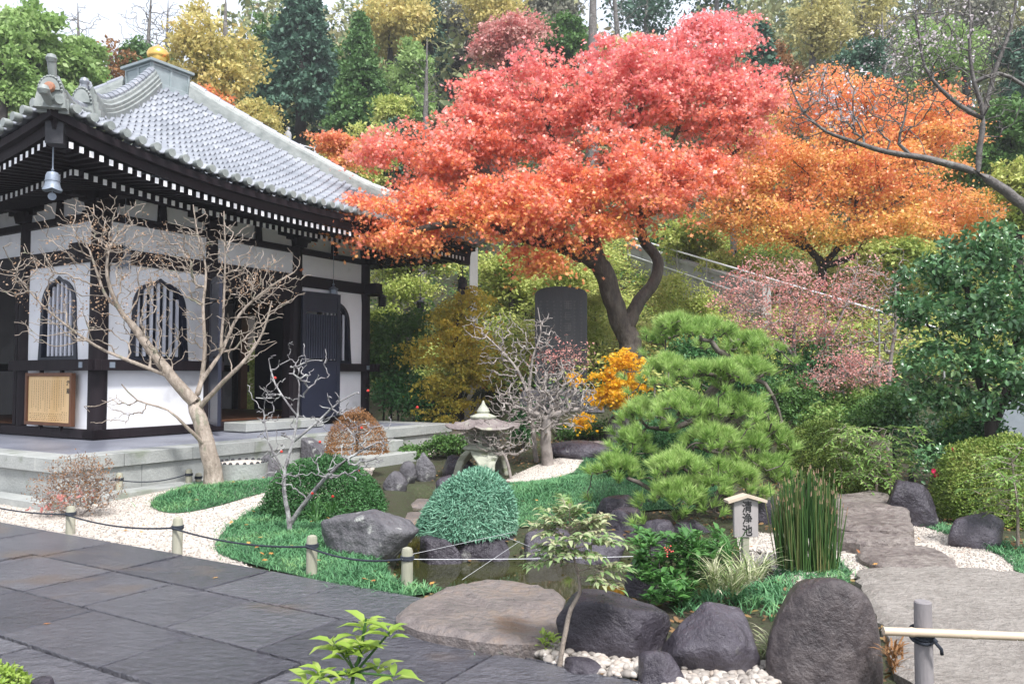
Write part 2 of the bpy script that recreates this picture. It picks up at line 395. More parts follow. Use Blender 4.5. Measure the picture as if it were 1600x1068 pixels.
M['concrete'] = pmat('stained_concrete', [(.20, .20, .19), (.34, .34, .33)], 1.2, (.7, .9), .3, 25, stretch=(1, 1, .4), spots=((.10, .11, .09), 1.5, .64))
M['rail'] = pmat('galvanised_rail', [(.60, .61, .63), (.72, .73, .75)], 5, (.35, .5), .05, 30)
M['post'] = pmat('weathered_post_wood', [(.20, .20, .15), (.32, .31, .24), (.40, .38, .31)], 6, (.7, .85), .4, 40, stretch=(1, 1, .12))
M['post_dark'] = pmat('grey_weathered_log', [(.17, .155, .16), (.28, .26, .265)], 7, (.6, .8), .4, 40, stretch=(1, 1, .12))
M['rope'] = pmat('dark_palm_rope', [(.015, .02, .03), (.035, .04, .055)], 40, (.8, .9), .5, 120)
M['cord'] = pmat('white_cord', [(.6, .62, .66), (.7, .7, .72)], 10, (.6, .8), 0, 20)
M['bamboo'] = pmat('pale_bamboo', [(.40, .31, .21), (.52, .43, .32), (.44, .31, .23)], 3, (.35, .5), .1, 30, stretch=(.3, 1, 1))
M['signwood'] = pmat('bleached_sign_board', [(.27, .245, .24), (.38, .35, .345)], 4, (.65, .8), .25, 45, stretch=(2, 2, .2))
M['signroof'] = pmat('fresh_sign_roof_wood', [(.42, .34, .26), (.54, .45, .36)], 4, (.6, .75), .2, 40)
M['ink'] = pmat('black_ink', [(.012, .012, .013), (.02, .02, .02)], 5, (.5, .6), 0, 10)
M['notice'] = pmat('honey_notice_board', [(.68, .44, .20), (.76, .53, .28), (.62, .36, .12)], 1.2, (.5, .65), .1, 40, stretch=(1.5, 1.5, .2))
M['notice_ink'] = pmat('faded_brown_ink', [(.20, .11, .045), (.26, .15, .07)], 9, (.6, .7), 0, 10)
M['steel'] = pmat('pale_blue_marker_stone', [(.20, .23, .26), (.28, .31, .34)], 4, (.6, .8), .2, 30)
M['water'] = pmat('pond_water', [(.012, .014, .006), (.038, .040, .014), (.024, .020, .009)], 1.1, (.0, .015), .04, 3, spec=.6, bdist=.01)
M['pebble'] = pmat('white_pebble', [(.17, .15, .135), (.32, .285, .255), (.47, .43, .39), (.36, .29, .24)], 3, (.5, .7), .15, 50, island=.8)
M['bark_maple'] = pmat('maple_bark', [(.016, .012, .010), (.045, .035, .028), (.085, .07, .055), (.15, .135, .11)], 6, (.6, .8), 1.0, 16, stretch=(1, 1, .35), fine=.45, bdist=.05, spots=((.12, .13, .08), 3.0, .66))
M['bark_dark'] = pmat('dark_bark', [(.022, .018, .016), (.05, .042, .036)], 5, (.75, .9), .8, 24, stretch=(1, 1, .3))
M['bark_grey'] = pmat('grey_bark', [(.05, .043, .04), (.13, .118, .11), (.25, .235, .22)], 7, (.65, .85), 1.0, 20, fine=.45, bdist=.03, spots=((.30, .31, .28), 6, .64))
M['bark_tan'] = pmat('smooth_tan_bark', [(.13, .10, .082), (.25, .205, .165), (.36, .30, .25), (.48, .42, .365)], 6, (.5, .7), 1.0, 22, stretch=(1, 1, .5), spots=((.20, .20, .14), 7, .60), fine=.5, bdist=.03)
M['bark_lichen'] = pmat('lichen_covered_bark', [(.07, .06, .065), (.24, .23, .235), (.50, .51, .49)], 9, (.7, .85), .6, 40)
M['bark_twig'] = pmat('pale_twig_bark', [(.13, .11, .10), (.27, .235, .215), (.42, .375, .35)], 6, (.65, .8), .3, 40)
M['bark_pine'] = pmat('pine_bark', [(.045, .035, .03), (.12, .10, .085), (.19, .165, .15)], 6, (.75, .9), .9, 26)
M['jizo'] = pmat('pale_statue_stone', [(.30, .30, .31), (.42, .42, .43)], 6, (.7, .9), .3, 30)

M['l_maple'] = leafmat('red_maple_leaves', [(.62, .46, .08), (.88, .50, .12), (.88, .36, .14), (.86, .24, .14), (.91, .42, .34), (.84, .21, .21), (.91, .44, .45), (.72, .09, .13)], .32, .34, .8, .30, .58, spec=.6)
M['l_orange'] = leafmat('orange_maple_leaves', [(.48, .42, .10), (.74, .48, .12), (.86, .40, .15), (.82, .28, .16), (.90, .46, .36)], .40, .4, .6, .5, .25, spec=.5)
M['l_gold'] = leafmat('gold_leaves', [(.60, .42, .02), (.85, .50, .02), (.88, .38, .03)], .42, .5, 2.2, .4)
M['l_yellow'] = leafmat('yellow_olive_leaves', [(.30, .32, .10), (.52, .46, .16), (.68, .57, .22), (.60, .44, .18)], .4, .5, .8, .5)
M['l_olivemaple'] = leafmat('olive_yellow_maple_leaves', [(.30, .36, .07), (.55, .48, .09), (.74, .58, .10), (.74, .48, .09)], .4, .5, 1.0, .55)
M['l_pale'] = leafmat('pale_yellow_leaves', [(.40, .38, .16), (.55, .50, .20), (.50, .42, .22)], .4, .5, 1.0, .5)
M['l_cedar'] = leafmat('dark_cedar_foliage', [(.035, .08, .052), (.06, .13, .085), (.10, .185, .115)], .15, .6, .8, .6)
M['l_cypress'] = leafmat('fresh_cypress_foliage', [(.05, .12, .035), (.10, .20, .06), (.17, .28, .09)], .25, .55, .8, .55)
M['l_bamboo'] = leafmat('light_bamboo_leaves', [(.16, .28, .08), (.28, .42, .13), (.44, .54, .24)], .4, .5, .5, .6)
M['l_green'] = leafmat('mid_green_leaves', [(.045, .11, .03), (.09, .19, .045), (.16, .28, .075)], .3, .5, .8, .5)
M['l_lime'] = leafmat('lime_undergrowth', [(.14, .22, .04), (.34, .42, .09), (.58, .60, .20), (.46, .38, .17)], .35, .55, .45, .62)
M['l_brown'] = leafmat('russet_leaves', [(.18, .09, .04), (.30, .15, .06), (.40, .22, .10)], .3, .6, .7, .5)
M['l_greywood'] = leafmat('grey_brown_woodland', [(.11, .13, .09), (.20, .20, .15), (.27, .24, .19)], .2, .7, .4, .6)
M['l_farwood'] = leafmat('far_wood_foliage', [(.08, .13, .09), (.14, .20, .10), (.24, .26, .12), (.34, .31, .15), (.26, .20, .15)], .2, .7, .10, .75)
M['l_pinkred'] = leafmat('pink_red_shrub_leaves', [(.60, .16, .15), (.70, .30, .28), (.60, .36, .31), (.74, .40, .38)], .35, .5, 1.5, .5)
M['l_camellia'] = leafmat('glossy_camellia_leaves', [(.035, .10, .035), (.065, .165, .06), (.12, .25, .10), (.24, .34, .12)], .2, .28, 1.0, .35, spec=.7)
M['l_azalea'] = leafmat('clipped_azalea_leaves', [(.075, .13, .022), (.15, .24, .04), (.26, .33, .07), (.26, .22, .08)], .22, .5, 2.0, .5)
M['l_box'] = leafmat('deep_green_clipped_leaves', [(.025, .085, .025), (.048, .145, .042), (.085, .21, .065)], .2, .5, 2.0, .5)
M['l_juniper'] = leafmat('blue_green_juniper', [(.09, .23, .15), (.17, .36, .245), (.32, .52, .38)], .2, .6, 3.0, .4)
M['l_mondo'] = leafmat('mondo_grass_blades', [(.035, .11, .045), (.075, .21, .09), (.14, .32, .14), (.24, .38, .15)], .25, .5, 2.0, .6)
M['l_pine'] = leafmat('pine_needles', [(.11, .22, .05), (.24, .40, .09), (.40, .56, .17), (.54, .66, .26)], .28, .5, 2.0, .4)
M['l_rush'] = leafmat('horsetail_rush_stalks', [(.025, .075, .02), (.05, .12, .03), (.09, .15, .04), (.26, .22, .10)], .1, .45, 2.0, .25)
M['l_tan'] = leafmat('tan_seed_heads', [(.28, .17, .10), (.40, .27, .18), (.48, .35, .26)], .25, .7, 4.0, .4)
M['l_broad'] = leafmat('broad_green_leaves', [(.04, .12, .03), (.08, .21, .05), (.15, .32, .09)], .3, .35, 3.0, .4, spec=.5)
M['l_nandina'] = leafmat('pale_nandina_leaflets', [(.10, .20, .06), (.20, .32, .12), (.45, .48, .28), (.50, .38, .24)], .35, .45, 2.5, .45)
M['l_fern'] = leafmat('fern_leaflets', [(.11, .22, .05), (.20, .34, .08), (.40, .48, .16)], .35, .45, 2.0, .4)
M['l_varieg'] = leafmat('cream_edged_blades', [(.10, .18, .05), (.30, .36, .16), (.62, .60, .42), (.68, .64, .50)], .3, .5, 5.0, .3)
M['l_young'] = leafmat('yellow_green_young_leaves', [(.18, .30, .04), (.29, .42, .07), (.42, .50, .14)], .4, .4, 4.0, .4)
M['l_fallen'] = leafmat('fallen_leaf_colours', [(.30, .10, .04), (.50, .24, .06), (.55, .35, .12)], .1, .6, 4.0, .2)
M['l_litter'] = leafmat('brown_leaf_litter', [(.06, .035, .02), (.13, .075, .035), (.22, .12, .05), (.20, .17, .06)], .1, .7, 2.0, .3)
M['bud'] = leafmat('whitish_buds', [(.55, .48, .50), (.70, .62, .64)], .2, .7, 4.0, .2)
M['camflower'] = leafmat('crimson_camellia_flower', [(.50, .015, .07), (.65, .04, .12)], .2, .5, 4.0, .2)
M['berry'] = pmat('red_berry', [(.45, .02, .02), (.55, .05, .03)], 5, (.3, .4), 0, 10)

# ------------------------------------------------------------------ terrain
def sm(a, b, x):
    t = np.clip((np.asarray(x, float) - a) / (b - a), 0, 1); return t * t * (3 - 2 * t)
POND = [(0.55, 6.75, 1.65, .95)]
def pond_d(x, y):
    d = (np.sqrt(((x - .55) / 1.65) ** 2 + ((y - 6.75) / .95) ** 2) - 1) * 1.1
    t = np.clip((y - 7.2) / 4.0, 0, 1); cx = -.72 - .30 * t
    d2 = np.sqrt((x - cx) ** 2 + (np.minimum(y - 7.2, 0) + np.maximum(y - 11.2, 0)) ** 2) - .36
    return np.minimum(d, d2)
def H(x, y):
    x = np.asarray(x, float); y = np.asarray(y, float)
    yy = y - 8.0 * sm(1, -4, x)
    h = .35 * sm(11, 15, yy) + .9 * sm(15.5, 16.8, yy) + .3 * np.clip(yy - 16.8, 0, 5.2) + .46 * np.clip(yy - 22, 0, 42)
    h = h + .30 * sm(6.2, 8.5, x) * sm(7.5, 9.5, y)
    h = h + .12 * np.sin(x * .9 + y * .7) * np.sin(y * .8 - x * .3) * sm(17, 22, yy)
    h = h - .48 * sm(.12, -.28, pond_d(x, y))
    h = h + .16 * np.exp(-(((x + 3.5) / 1.1) ** 2 + ((y - 10.6) / 1.0) ** 2))
    h = h + .28 * np.exp(-(((x - 1.6) / 1.6) ** 2 + ((y - 10.2) / 1.3) ** 2))
    return h
def Hs(x, y): return float(H(x, y))
def spacing(lo, hi, a, b, fine, far):
    c = list(np.arange(a, b + 1e-6, fine)); s = fine; q = b
    while q < hi: s = min(s * 1.25, far); q += s; c.append(q)
    s = fine; q = a
    while q > lo: s = min(s * 1.25, far); q -= s; c.insert(0, q)
    return np.array(c)
gx = spacing(-100, 100, -8, 11, .14, 9); gy = spacing(-10, 105, 2, 19, .14, 9)
XX, YY = np.meshgrid(gx, gy); nx, ny = len(gx), len(gy)
i = np.arange(ny - 1)[:, None] * nx + np.arange(nx - 1)[None, :]
np_obj('ground', np.stack([XX, YY, H(XX, YY)], -1).reshape(-1, 3), np.stack([i, i + 1, i + nx + 1, i + nx], -1).ravel(), np.full((nx - 1) * (ny - 1), 4), M['soil'], smooth=True)['kind'] = 'structure'

def in_poly(x, y, poly):
    c = np.zeros(x.shape, bool); n = len(poly)
    for a in range(n):
        x0, y0 = poly[a]; x1, y1 = poly[(a + 1) % n]
        k = ((y0 > y) != (y1 > y)) & (x < (x1 - x0) * (y - y0) / (y1 - y0 + 1e-12) + x0); c ^= k
    return c
def dense(poly, step=.25, wob=0.0):
    out = []
    for a in range(len(poly)):
        p, q = np.array(poly[a]), np.array(poly[(a + 1) % len(poly)]); k = max(1, int(np.linalg.norm(q - p) / step))
        for j in range(k): out.append(p + (q - p) * j / k + (rng.normal(size=2) * wob if j else 0))
    return [tuple(q) for q in out]
def smooth_poly(poly, it=2):
    for _ in range(it):
        o = []
        for a in range(len(poly)):
            p, q = np.array(poly[a]), np.array(poly[(a + 1) % len(poly)]); o += [tuple(p * .75 + q * .25), tuple(p * .25 + q * .75)]
        poly = o
    return poly
def sheet(name, poly, off, mat, zf=H, grid=.3, kind='structure', parent=None):
    xs = [p[0] for p in poly]; ys = [p[1] for p in poly]
    X, Y = np.meshgrid(np.arange(min(xs), max(xs), grid), np.arange(min(ys), max(ys), grid)); X, Y = X.ravel() + .03, Y.ravel() + .02
    k = in_poly(X, Y, poly); pts = list(poly) + list(zip(X[k], Y[k])); n = len(poly)
    v, e, f, *_ = delaunay_2d_cdt([Vector(map(float, q)) for q in pts], [], [list(range(n))], 1, 1e-5)
    vv = [(p.x, p.y, float(zf(p.x, p.y)) + off) for p in v]
    me = bpy.data.meshes.new(name); me.from_pydata(vv, [], [tuple(q) for q in f]); me.materials.append(mat)
    bm = bmesh.new(); bm.from_mesh(me); bmesh.ops.recalc_face_normals(bm, faces=bm.faces)
    if bm.faces and sum(q.normal.z for q in bm.faces) < 0: bmesh.ops.reverse_faces(bm, faces=bm.faces)
    bm.to_mesh(me); bm.free()
    return tag(link(bpy.data.objects.new(name, me), parent), kind=kind)
def pxpoly(pts, z=0.0): return [G2(a, b, z) for a, b in pts]
def sample_poly(poly, dens):
    xs = [p[0] for p in poly]; ys = [p[1] for p in poly]; A = (max(xs) - min(xs)) * (max(ys) - min(ys)); n = int(A * dens)
    X = rng.uniform(min(xs), max(xs), n); Y = rng.uniform(min(ys), max(ys), n); k = in_poly(X, Y, poly); return X[k], Y[k]

# gravel
g1 = pxpoly([(-420, 770), (0, 742), (160, 735), (330, 712), (520, 695), (590, 715), (575, 760), (480, 790), (420, 830), (345, 862), (400, 892), (385, 889), (277, 868), (110, 838), (0, 820), (-420, 760 + 40)])
sheet('gravel_bed', dense(g1, .2, .01), .010, M['gravel'])
g2 = [(-.15, 11.7), (.4, 11.35), (1.0, 12.1), (1.75, 13.4), (1.6, 13.8), (.7, 13.3), (0, 12.5)]
sheet('gravel_bed', dense(smooth_poly(g2), .2), .012, M['gravel'])
sheet('gravel_bed', dense(smooth_poly(pxpoly([(590, 712), (740, 682), (760, 690), (720, 704), (600, 724)])), .2), .012, M['gravel'])
g4 = pxpoly([(1150, 835), (1290, 838), (1310, 765), (1430, 805), (1585, 868), (1590, 900), (1340, 905), (1240, 915), (1160, 880)])
sheet('gravel_bed', dense(g4, .2, .01), .012, M['gravel'])

# moss beds with mondo grass
def moss(poly, dens, L=.066, name='mondo_grass', wob=.02):
    poly = dense(smooth_poly(poly, 2), .12, wob); sheet('moss_bed', poly, .020, M['moss'])
    X, Y = sample_poly(poly, dens); n = len(X); C = np.stack([X, Y, H(X, Y) + .012], 1)
    lump = .75 + .5 * np.clip(np.sin(X * 3.1 + 1) * np.sin(Y * 2.7) + .5, 0, 1)
    az = rng.uniform(0, 2 * math.pi, n); up = rng.uniform(.35, 1.1, n); ax = np.stack([np.cos(az), np.sin(az), up], 1)
    Ls = L * lump * rng.uniform(.6, 1.35, n)
    st = rng.random(n) < .07; C[st, :2] += rng.normal(size=(int(st.sum()), 2)) * .09
    tag(leaves_obj(name, C, ax, np.array([0, 0, 1.0]) + rng.normal(size=(n, 3)) * .15, Ls, np.maximum(.0075, Ls * .1), 'blade', M['l_mondo']), kind='stuff')
M1 = pxpoly([(225, 785), (300, 763), (345, 748), (400, 742), (450, 752), (430, 775), (380, 784), (310, 796), (258, 800)], .05)
M2 = pxpoly([(330, 865), (345, 835), (385, 805), (430, 790), (520, 795), (540, 840), (600, 872), (640, 888), (690, 900), (708, 912), (652, 938), (560, 928), (490, 908), (390, 884)])
M3 = pxpoly([(770, 815), (780, 750), (850, 752), (905, 740), (950, 700), (1040, 690), (1130, 720), (1130, 800), (1010, 800), (940, 808), (850, 815)], .08)
M4 = pxpoly([(690, 1002), (760, 998), (830, 1022), (825, 1036), (750, 1026)])
M5 = pxpoly([(1415, 815), (1470, 818), (1560, 846), (1640, 880), (1900, 960), (1900, 985), (1600, 915), (1560, 862), (1470, 834)])
moss(M1, 2900); moss(M2, 3200); moss(M3, 2300, .066); moss(M4, 3000, .07); moss(M5, 2200)
moss(pxpoly([(1170, 900), (1230, 870), (1330, 880), (1330, 930), (1240, 950), (1150, 940)]), 2000)

# pond
sheet('pond_water', dense([(-1.7, 5.5), (2.4, 5.5), (2.4, 7.9), (.2, 8.0), (-.2, 12.2), (-1.9, 12.2), (-1.6, 8.0)], .5), 0, M['water'], zf=lambda x, y: -.15)

# flagstone paving: courses parallel to the hall's left front
UX, UY = np.array([math.sin(R(31)), math.cos(R(31))]), np.array([-math.cos(R(31)), math.sin(R(31))])
EDGE = pxpoly([(-900, 680), (-300, 768), (0, 820), (110, 838), (277, 868), (390, 888), (490, 907), (640, 937), (655, 985), (700, 1006), (760, 1024), (840, 1040), (985, 1072)])
PAVE = EDGE + [(1.0, 3.2), (-9.5, 3.2)]
sheet('paving_bed', PAVE, .012, M['joint'], zf=lambda x, y: 0)
pv = []
course = 4.53; k = 0
while course > -3.5:
    wdt = .66 + .05 * math.sin(k * 2.3); a = -1.5 - rng.uniform(0, 1.1)
    while a < 14:
        ln_ = rng.uniform(.72, 1.2); j = .011
        q = [(course - wdt + j, a + j), (course - j, a + j), (course - j, a + ln_ - j), (course - wdt + j, a + ln_ - j)]
        pts = [UX * u + UY * v for u, v in q]; pts = [tuple(p + rng.normal(size=2) * .004) for p in pts]
        if all(in_poly(np.array([p[0]]), np.array([p[1]]), PAVE)[0] for p in pts): pv.append(pts)
        elif any(in_poly(np.array([p[0]]), np.array([p[1]]), PAVE)[0] for p in pts):
            # cut the slab at the paving's edge
            cl = [np.array(p) for p in pts]
            for e in range(len(EDGE) - 1):
                A_, B_ = np.array(EDGE[e]), np.array(EDGE[e + 1]); d = B_ - A_; nrm_ = np.array([d[1], -d[0]])
                mid = sum(cl) / len(cl) if cl else None
                if mid is None: break
                if e not in (0, 1, 2, 3, 4, 5, 6, 8, 9, 10, 11): continue
                t = ((mid - A_) @ d) / (d @ d)
                if not -.6 < t < 1.6: continue
                o = []
                for z in range(len(cl)):
                    p, q2 = cl[z], cl[(z + 1) % len(cl)]; dp, dq = (p - A_) @ nrm_, (q2 - A_) @ nrm_
                    if dp >= 0: o.append(p)
                    if dp * dq < 0: o.append(p + (q2 - p) * dp / (dp - dq))
                cl = o
            if len(cl) >= 3: pv.append([tuple(p) for p in cl])
        a += ln_
    course -= wdt; k += 1
b = MB()
for pts in pv:
    n = len(pts); z0 = .034 + rng.uniform(-.003, .004); c = np.mean(pts, 0); tl = rng.normal(size=2) * .004
    top = [(p[0], p[1], z0 + (np.array(p) - c) @ tl) for p in pts]
    ins = [tuple(np.array(p) * .985 + np.array([c[0], c[1], z0 + .004]) * .015) for p in top]
    ins = [(p[0], p[1], p[2] + .003) for p in ins]
    V = [(p[0], p[1], .0) for p in pts] + top + ins
    b.add(V, [tuple(range(2 * n, 3 * n))] + [(n + i_, n + (i_ + 1) % n, 2 * n + (i_ + 1) % n, 2 * n + i_) for i_ in range(n)] + [(i_, (i_ + 1) % n, n + (i_ + 1) % n, n + i_) for i_ in range(n)])
tag(b.build('flagstone_paving', M['slate']), kind='structure')
# ------------------------------------------------------------------ the hall
HW, D, OV = 3.135, 4.985, 1.85
ORG = np.array([-6.6, 12.7]) + UX * HW + UY * HW
AZ = math.atan2(UX[1], UX[0]); PZ = .58
hall = empty('temple_hall', (ORG[0], ORG[1], 0), AZ, 'square white-walled temple hall with dark timbers under a silver tiled pyramid roof', 'temple')
def W(x, y, z=0):
    p = ORG + UX * x + UY * y; return np.array([p[0], p[1], z])
def rotk(k, p):
    x, y, z = p
    for _ in range(k): x, y = y, -x
    return (x, y, z)
class SB(MB):
    """an MB whose shapes are laid out for the -y front and turned to front k"""
    def __init__(s, k): super().__init__(); s.k = k
    def add(s, V, F, m=0): return super().add([rotk(s.k, (float(p[0]), float(p[1]), float(p[2]))) for p in V], F, m)

def ogee(w, h, n=10, bell=.06):
    """bell-shaped window outline, base at 0"""
    L = [(-w / 2 - bell, 0), (-w / 2 - bell * .3, h * .35), (-w / 2, h * .6)]
    for i in range(1, n + 1):
        t = i / n * math.pi / 2; L.append((-w / 2 * math.cos(t) ** .9, h * .6 + h * .36 * math.sin(t) ** .85))
    L[-1] = (0, h)
    return L + [(-a, c) for a, c in reversed(L[:-1])]

colx = [-HW, -HW / 3, HW / 3, HW]
for k in range(4):
    for cx in colx[:3]:
        p = rotk(k, (cx, -HW, 0)); b = MB()
        b.lathe([(.14, PZ), (.143, 1.2), (.14, 3.4), (.135, 4.22)], (p[0], p[1], 0), 18); b.build('column', M['wood'], hall, smooth=True)
for k in range(4):
    s = SB(k); yl = -HW
    s.box((0, yl, PZ + .075), (2 * HW + .30, .30, .15)); s.build('sill_beam', M['wood'], hall, bevel=.01)
    for a in (0, 2):
        s = SB(k); xa, xb = colx[a] - (.30 if a == 0 else .17), colx[a + 1] + (.17 if a == 0 else .30)
        s.box(((xa + xb) / 2, yl - .17, 1.755), (xb - xa, .10, .175)); s.build('middle_beam', M['wood'], hall, bevel=.008)
    for a in (0, 3):
        s = SB(k); s.box((colx[a] + (.10 if a == 0 else -.10), yl - .225, 1.755), (.09, .012, .09)); s.build('metal_plate', M['bronze'], hall)
    s = SB(k); s.box((0, yl, 3.53), (2 * HW + .9, .22, .24)); s.build('head_beam', M['wood'], hall, bevel=.01)
    s = SB(k); s.box((0, yl, 4.14), (2 * HW + .5, .24, .12)); s.build('upper_beam', M['wood'], hall, bevel=.01)
    s = SB(k); s.box((0, yl, 3.86), (2 * HW - .3, .10, .43)); s.build('frieze_panel', M['plaster'], hall)
    s = SB(k); s.box((0, yl, 4.48), (2 * HW - .2, .10, .55)); s.build('frieze_panel', M['plaster'], hall)
    for a in range(4):
        cxx = colx[a]
        if a == 3: continue
        s = SB(k); s.box((cxx, yl, 4.30), (.30, .34, .18), taper=1.18); s.box((cxx, yl, 4.45), (1.05, .20, .12)); s.box((cxx, yl - .32, 4.45), (.2, .75, .12))
        for dx in (-.42, 0, .42): s.box((cxx + dx, yl, 4.575), (.2, .26, .12), taper=1.2)
        s.box((cxx, yl - .62, 4.575), (.24, .24, .12), taper=1.2); s.box((cxx, yl, 4.39), (.62, .24, .10))
        s.build('bracket', M['wood'], hall)
    for a in range(3):                      # struts between the columns
        s = SB(k); s.box(((colx[a] + colx[a + 1]) / 2, yl, 4.40), (.16, .22, .40), taper=.8); s.box(((colx[a] + colx[a + 1]) / 2, yl, 4.60), (.3, .24, .08)); s.build('strut', M['wood'], hall)
    s = SB(k); s.box((0, yl, 4.72), (2 * HW + 1.3, .24, .16)); s.box((0, yl - .62, 4.70), (2 * HW + 2.2, .18, .14)); s.build('purlin', M['wood'], hall)
    for a in range(3):
        x0, x1 = colx[a] + .13, colx[a + 1] - .13; xm = (x0 + x1) / 2
        if a == 1:
            s = SB(k)
            s.box((xm, yl, 3.25), (x1 - x0, .16, .32)); s.box((x0 + .05, yl, 1.92), (.10, .2, 2.36)); s.box((x1 - .05, yl, 1.92), (.10, .2, 2.36))
            s.build('door_frame', M['wood_brown'] if k == 3 else M['wood'], hall); continue
        s = SB(k); s.box((xm, yl, 1.20), (x1 - x0, .09, .95)); s.build('lower_wall', M['plaster'], hall)
        # upper wall with a bell-shaped opening
        ww, wh, zb = 1.02, 1.40, 1.84
        og = ogee(ww, wh); n = len(og); fr = lambda p_, q_, c_: (xm + p_, yl - .05 + c_, zb + q_)
        s = SB(k); h = 3.42 - zb; wl = (x1 - x0) / 2
        def onrect(p_, q_):
            if q_ < .02: return (-wl if p_ < 0 else wl, 0)
            if q_ < wh * .55: return (-wl if p_ < 0 else wl, q_)
            t = (p_ + ww / 2) / ww * 2 - 1; u = abs(t)
            if u > .75: return (math.copysign(wl, t), wh * .55 + (h - wh * .55) * (1 - u) / .25)
            return (wl * t / .75, h)
        s.ringprism([onrect(*q) for q in og], og, fr, .10); s.build('upper_wall', M['plaster'], hall)
        win = None
        s = SB(k); inn = [(p_ * .84, .05 + q_ * .93) for p_, q_ in og]
        s.ringprism(og, inn, lambda p_, q_, c_: (xm + p_, yl - .075 + c_, zb + q_), .11); win = s.build('window', M['navy'], hall)
        s = SB(k)
        for j in range(-3, 4):
            xx = j * .125; t = abs(xx) / (ww * .42); top = wh * .93 * (.60 + .38 * math.sqrt(max(0, 1 - t * t)))
            s.box((xm + xx, yl + .0, zb + .06 + top / 2), (.052, .03, top - .02))
        for zz in (.10, .50, .56, .92): s.box((xm, yl + .018, zb + zz), (.84, .02, .028), m=1)
        s.build('lattice', [M['slat_white'], M['navy']], win)
        s = SB(k); s.prism(inn, lambda p_, q_, c_: (xm + p_ * .995, yl + .05 + c_, zb + q_), .01); s.build('pane', M['navy'], win)
for k, x0, x1 in ((2, -HW / 3 + .2, HW / 3 - .2), (3, -HW / 3 + .2, .35)):  # panels added across the far doorways to darken the hall's inside
    s = SB(k); s.box(((x0 + x1) / 2, -HW + .05, PZ + 1.37), (x1 - x0, .05, 2.4)); s.build('light_block_panel', M['navy'], hall)
# floor and ceiling inside
b = MB(); b.box((0, 0, PZ + .10), (2 * HW - .4, 2 * HW - .4, .12)); b.build('inner_floor', M['wood_brown'], hall)
b = MB(); b.box((0, 0, 4.30), (2 * HW - .3, 2 * HW - .3, .1)); b.build('ceiling', M['wood'], hall)
b = MB(); b.lathe([(.9, PZ + .17), (.95, .9), (.8, 1.0), (.8, 2.6), (1.05, 2.75), (1.05, 2.9), (.2, 3.4)], (-.9, .6, 0), 8); b.build('revolving_shelf', M['wood'], hall)

# door leaves folded outwards
def door(name_loc, ang, w, hh, parent, sgn=1):
    r = bpy.data.objects.new('door', None); r.location = name_loc; r.rotation_euler = (0, 0, ang); link(r, parent)
    b = MB(); b.box((w / 2 * sgn, 0, hh * .22), (w - .02, .035, hh * .42)); b.box((w / 2 * sgn, 0, hh * .92), (w - .02, .035, hh * .14))
    b.box((.045 * sgn, 0, hh / 2), (.09, .055, hh)); b.box(((w - .045) * sgn, 0, hh / 2), (.09, .055, hh))
    for z in (.04, hh * .43, hh * .86, hh - .04): b.box((w / 2 * sgn, 0, z), (w - .17, .05, .09))
    b.box((w / 2 * sgn, .015, hh * .645), (w - .18, .012, hh * .36)); b.build('door_panel', M['navy'], r)
    b = MB()
    for j in range(13): b.box(((.12 + j * (w - .24) / 12) * sgn, -.012, hh * .645), (.018, .02, hh * .35))
    b.build('door_lattice', M['navy_slat'], r); return r
door((HW / 3 - .10, -HW - .30, PZ + .16), R(-5), 1.0, 2.55, hall)
door((-HW / 3 - .14, -HW - .24, PZ + .16), R(60), 1.0, 2.55, hall, -1)
door((-HW - .24, HW / 3 - .14, PZ + .16), R(168), 1.05, 2.55, hall)

# rafters: two tiers on each front; white-painted ends
nraf = 70; cnt = 0; rest = {0: MB(), 1: MB()}
def upturn(a, d, near): return near * (min(abs(a), D) / D) ** 2.6 * (max(d, 0) / D) ** 2
def near_of(k, a):
    """the front corner sweeps up most"""
    p = rotk(k, (a, -D, 0)); return .46 if (p[0] < 0 and p[1] < 0) else .0
def rafter(mb, k, a, tier):
    if tier == 0: d0, d1, z1, sl, wd, hh = max(HW + .55, abs(a) * .985), D - .13, 4.30, .16, .062, .085
    else: d0, d1, z1, sl, wd, hh = max(HW - .05, abs(a) * .97), HW + 1.12, 4.26, .24, .062, .085
    if d1 - d0 < .12: return False
    nr = near_of(k, a); zz = lambda d: z1 + (d1 - d) * sl + upturn(a, d, nr) * (1 if tier == 0 else .95)
    V = []
    for d in (d0, d1):
        z = zz(d)
        for dx, dz in ((-wd / 2, -hh / 2), (wd / 2, -hh / 2), (wd / 2, hh / 2), (-wd / 2, hh / 2)): V.append(rotk(k, (a + dx, -d, z + dz)))
    mb.add(V, [(0, 1, 5, 4), (1, 2, 6, 5), (2, 3, 7, 6), (3, 0, 4, 7), (3, 2, 1, 0)], 0); mb.add(V[4:], [(0, 1, 2, 3)], 1); return True
raf = []
for k in (0, 1, 3, 2):
    for tier in (0, 1):
        for j in range(nraf):
            a = (j + .5) / nraf * 2 * D - D
            raf.append((0 if (k, tier) == (0, 0) else 1 if (k == 1 and tier == 0 and a > 1.4) else 2, k, a, tier))
raf.sort(key=lambda q: q[0]); restb = MB()
for pr, k, a, tier in raf:
    mb = MB() if cnt < 99 and pr < 2 else restb
    if rafter(mb, k, a, tier) and mb is not restb:
        mb.build('rafter', [M['wood'], M['rafter_white']], hall); cnt += 1
restb.build('rafters', [M['wood'], M['rafter_white']], hall)['kind'] = 'stuff'

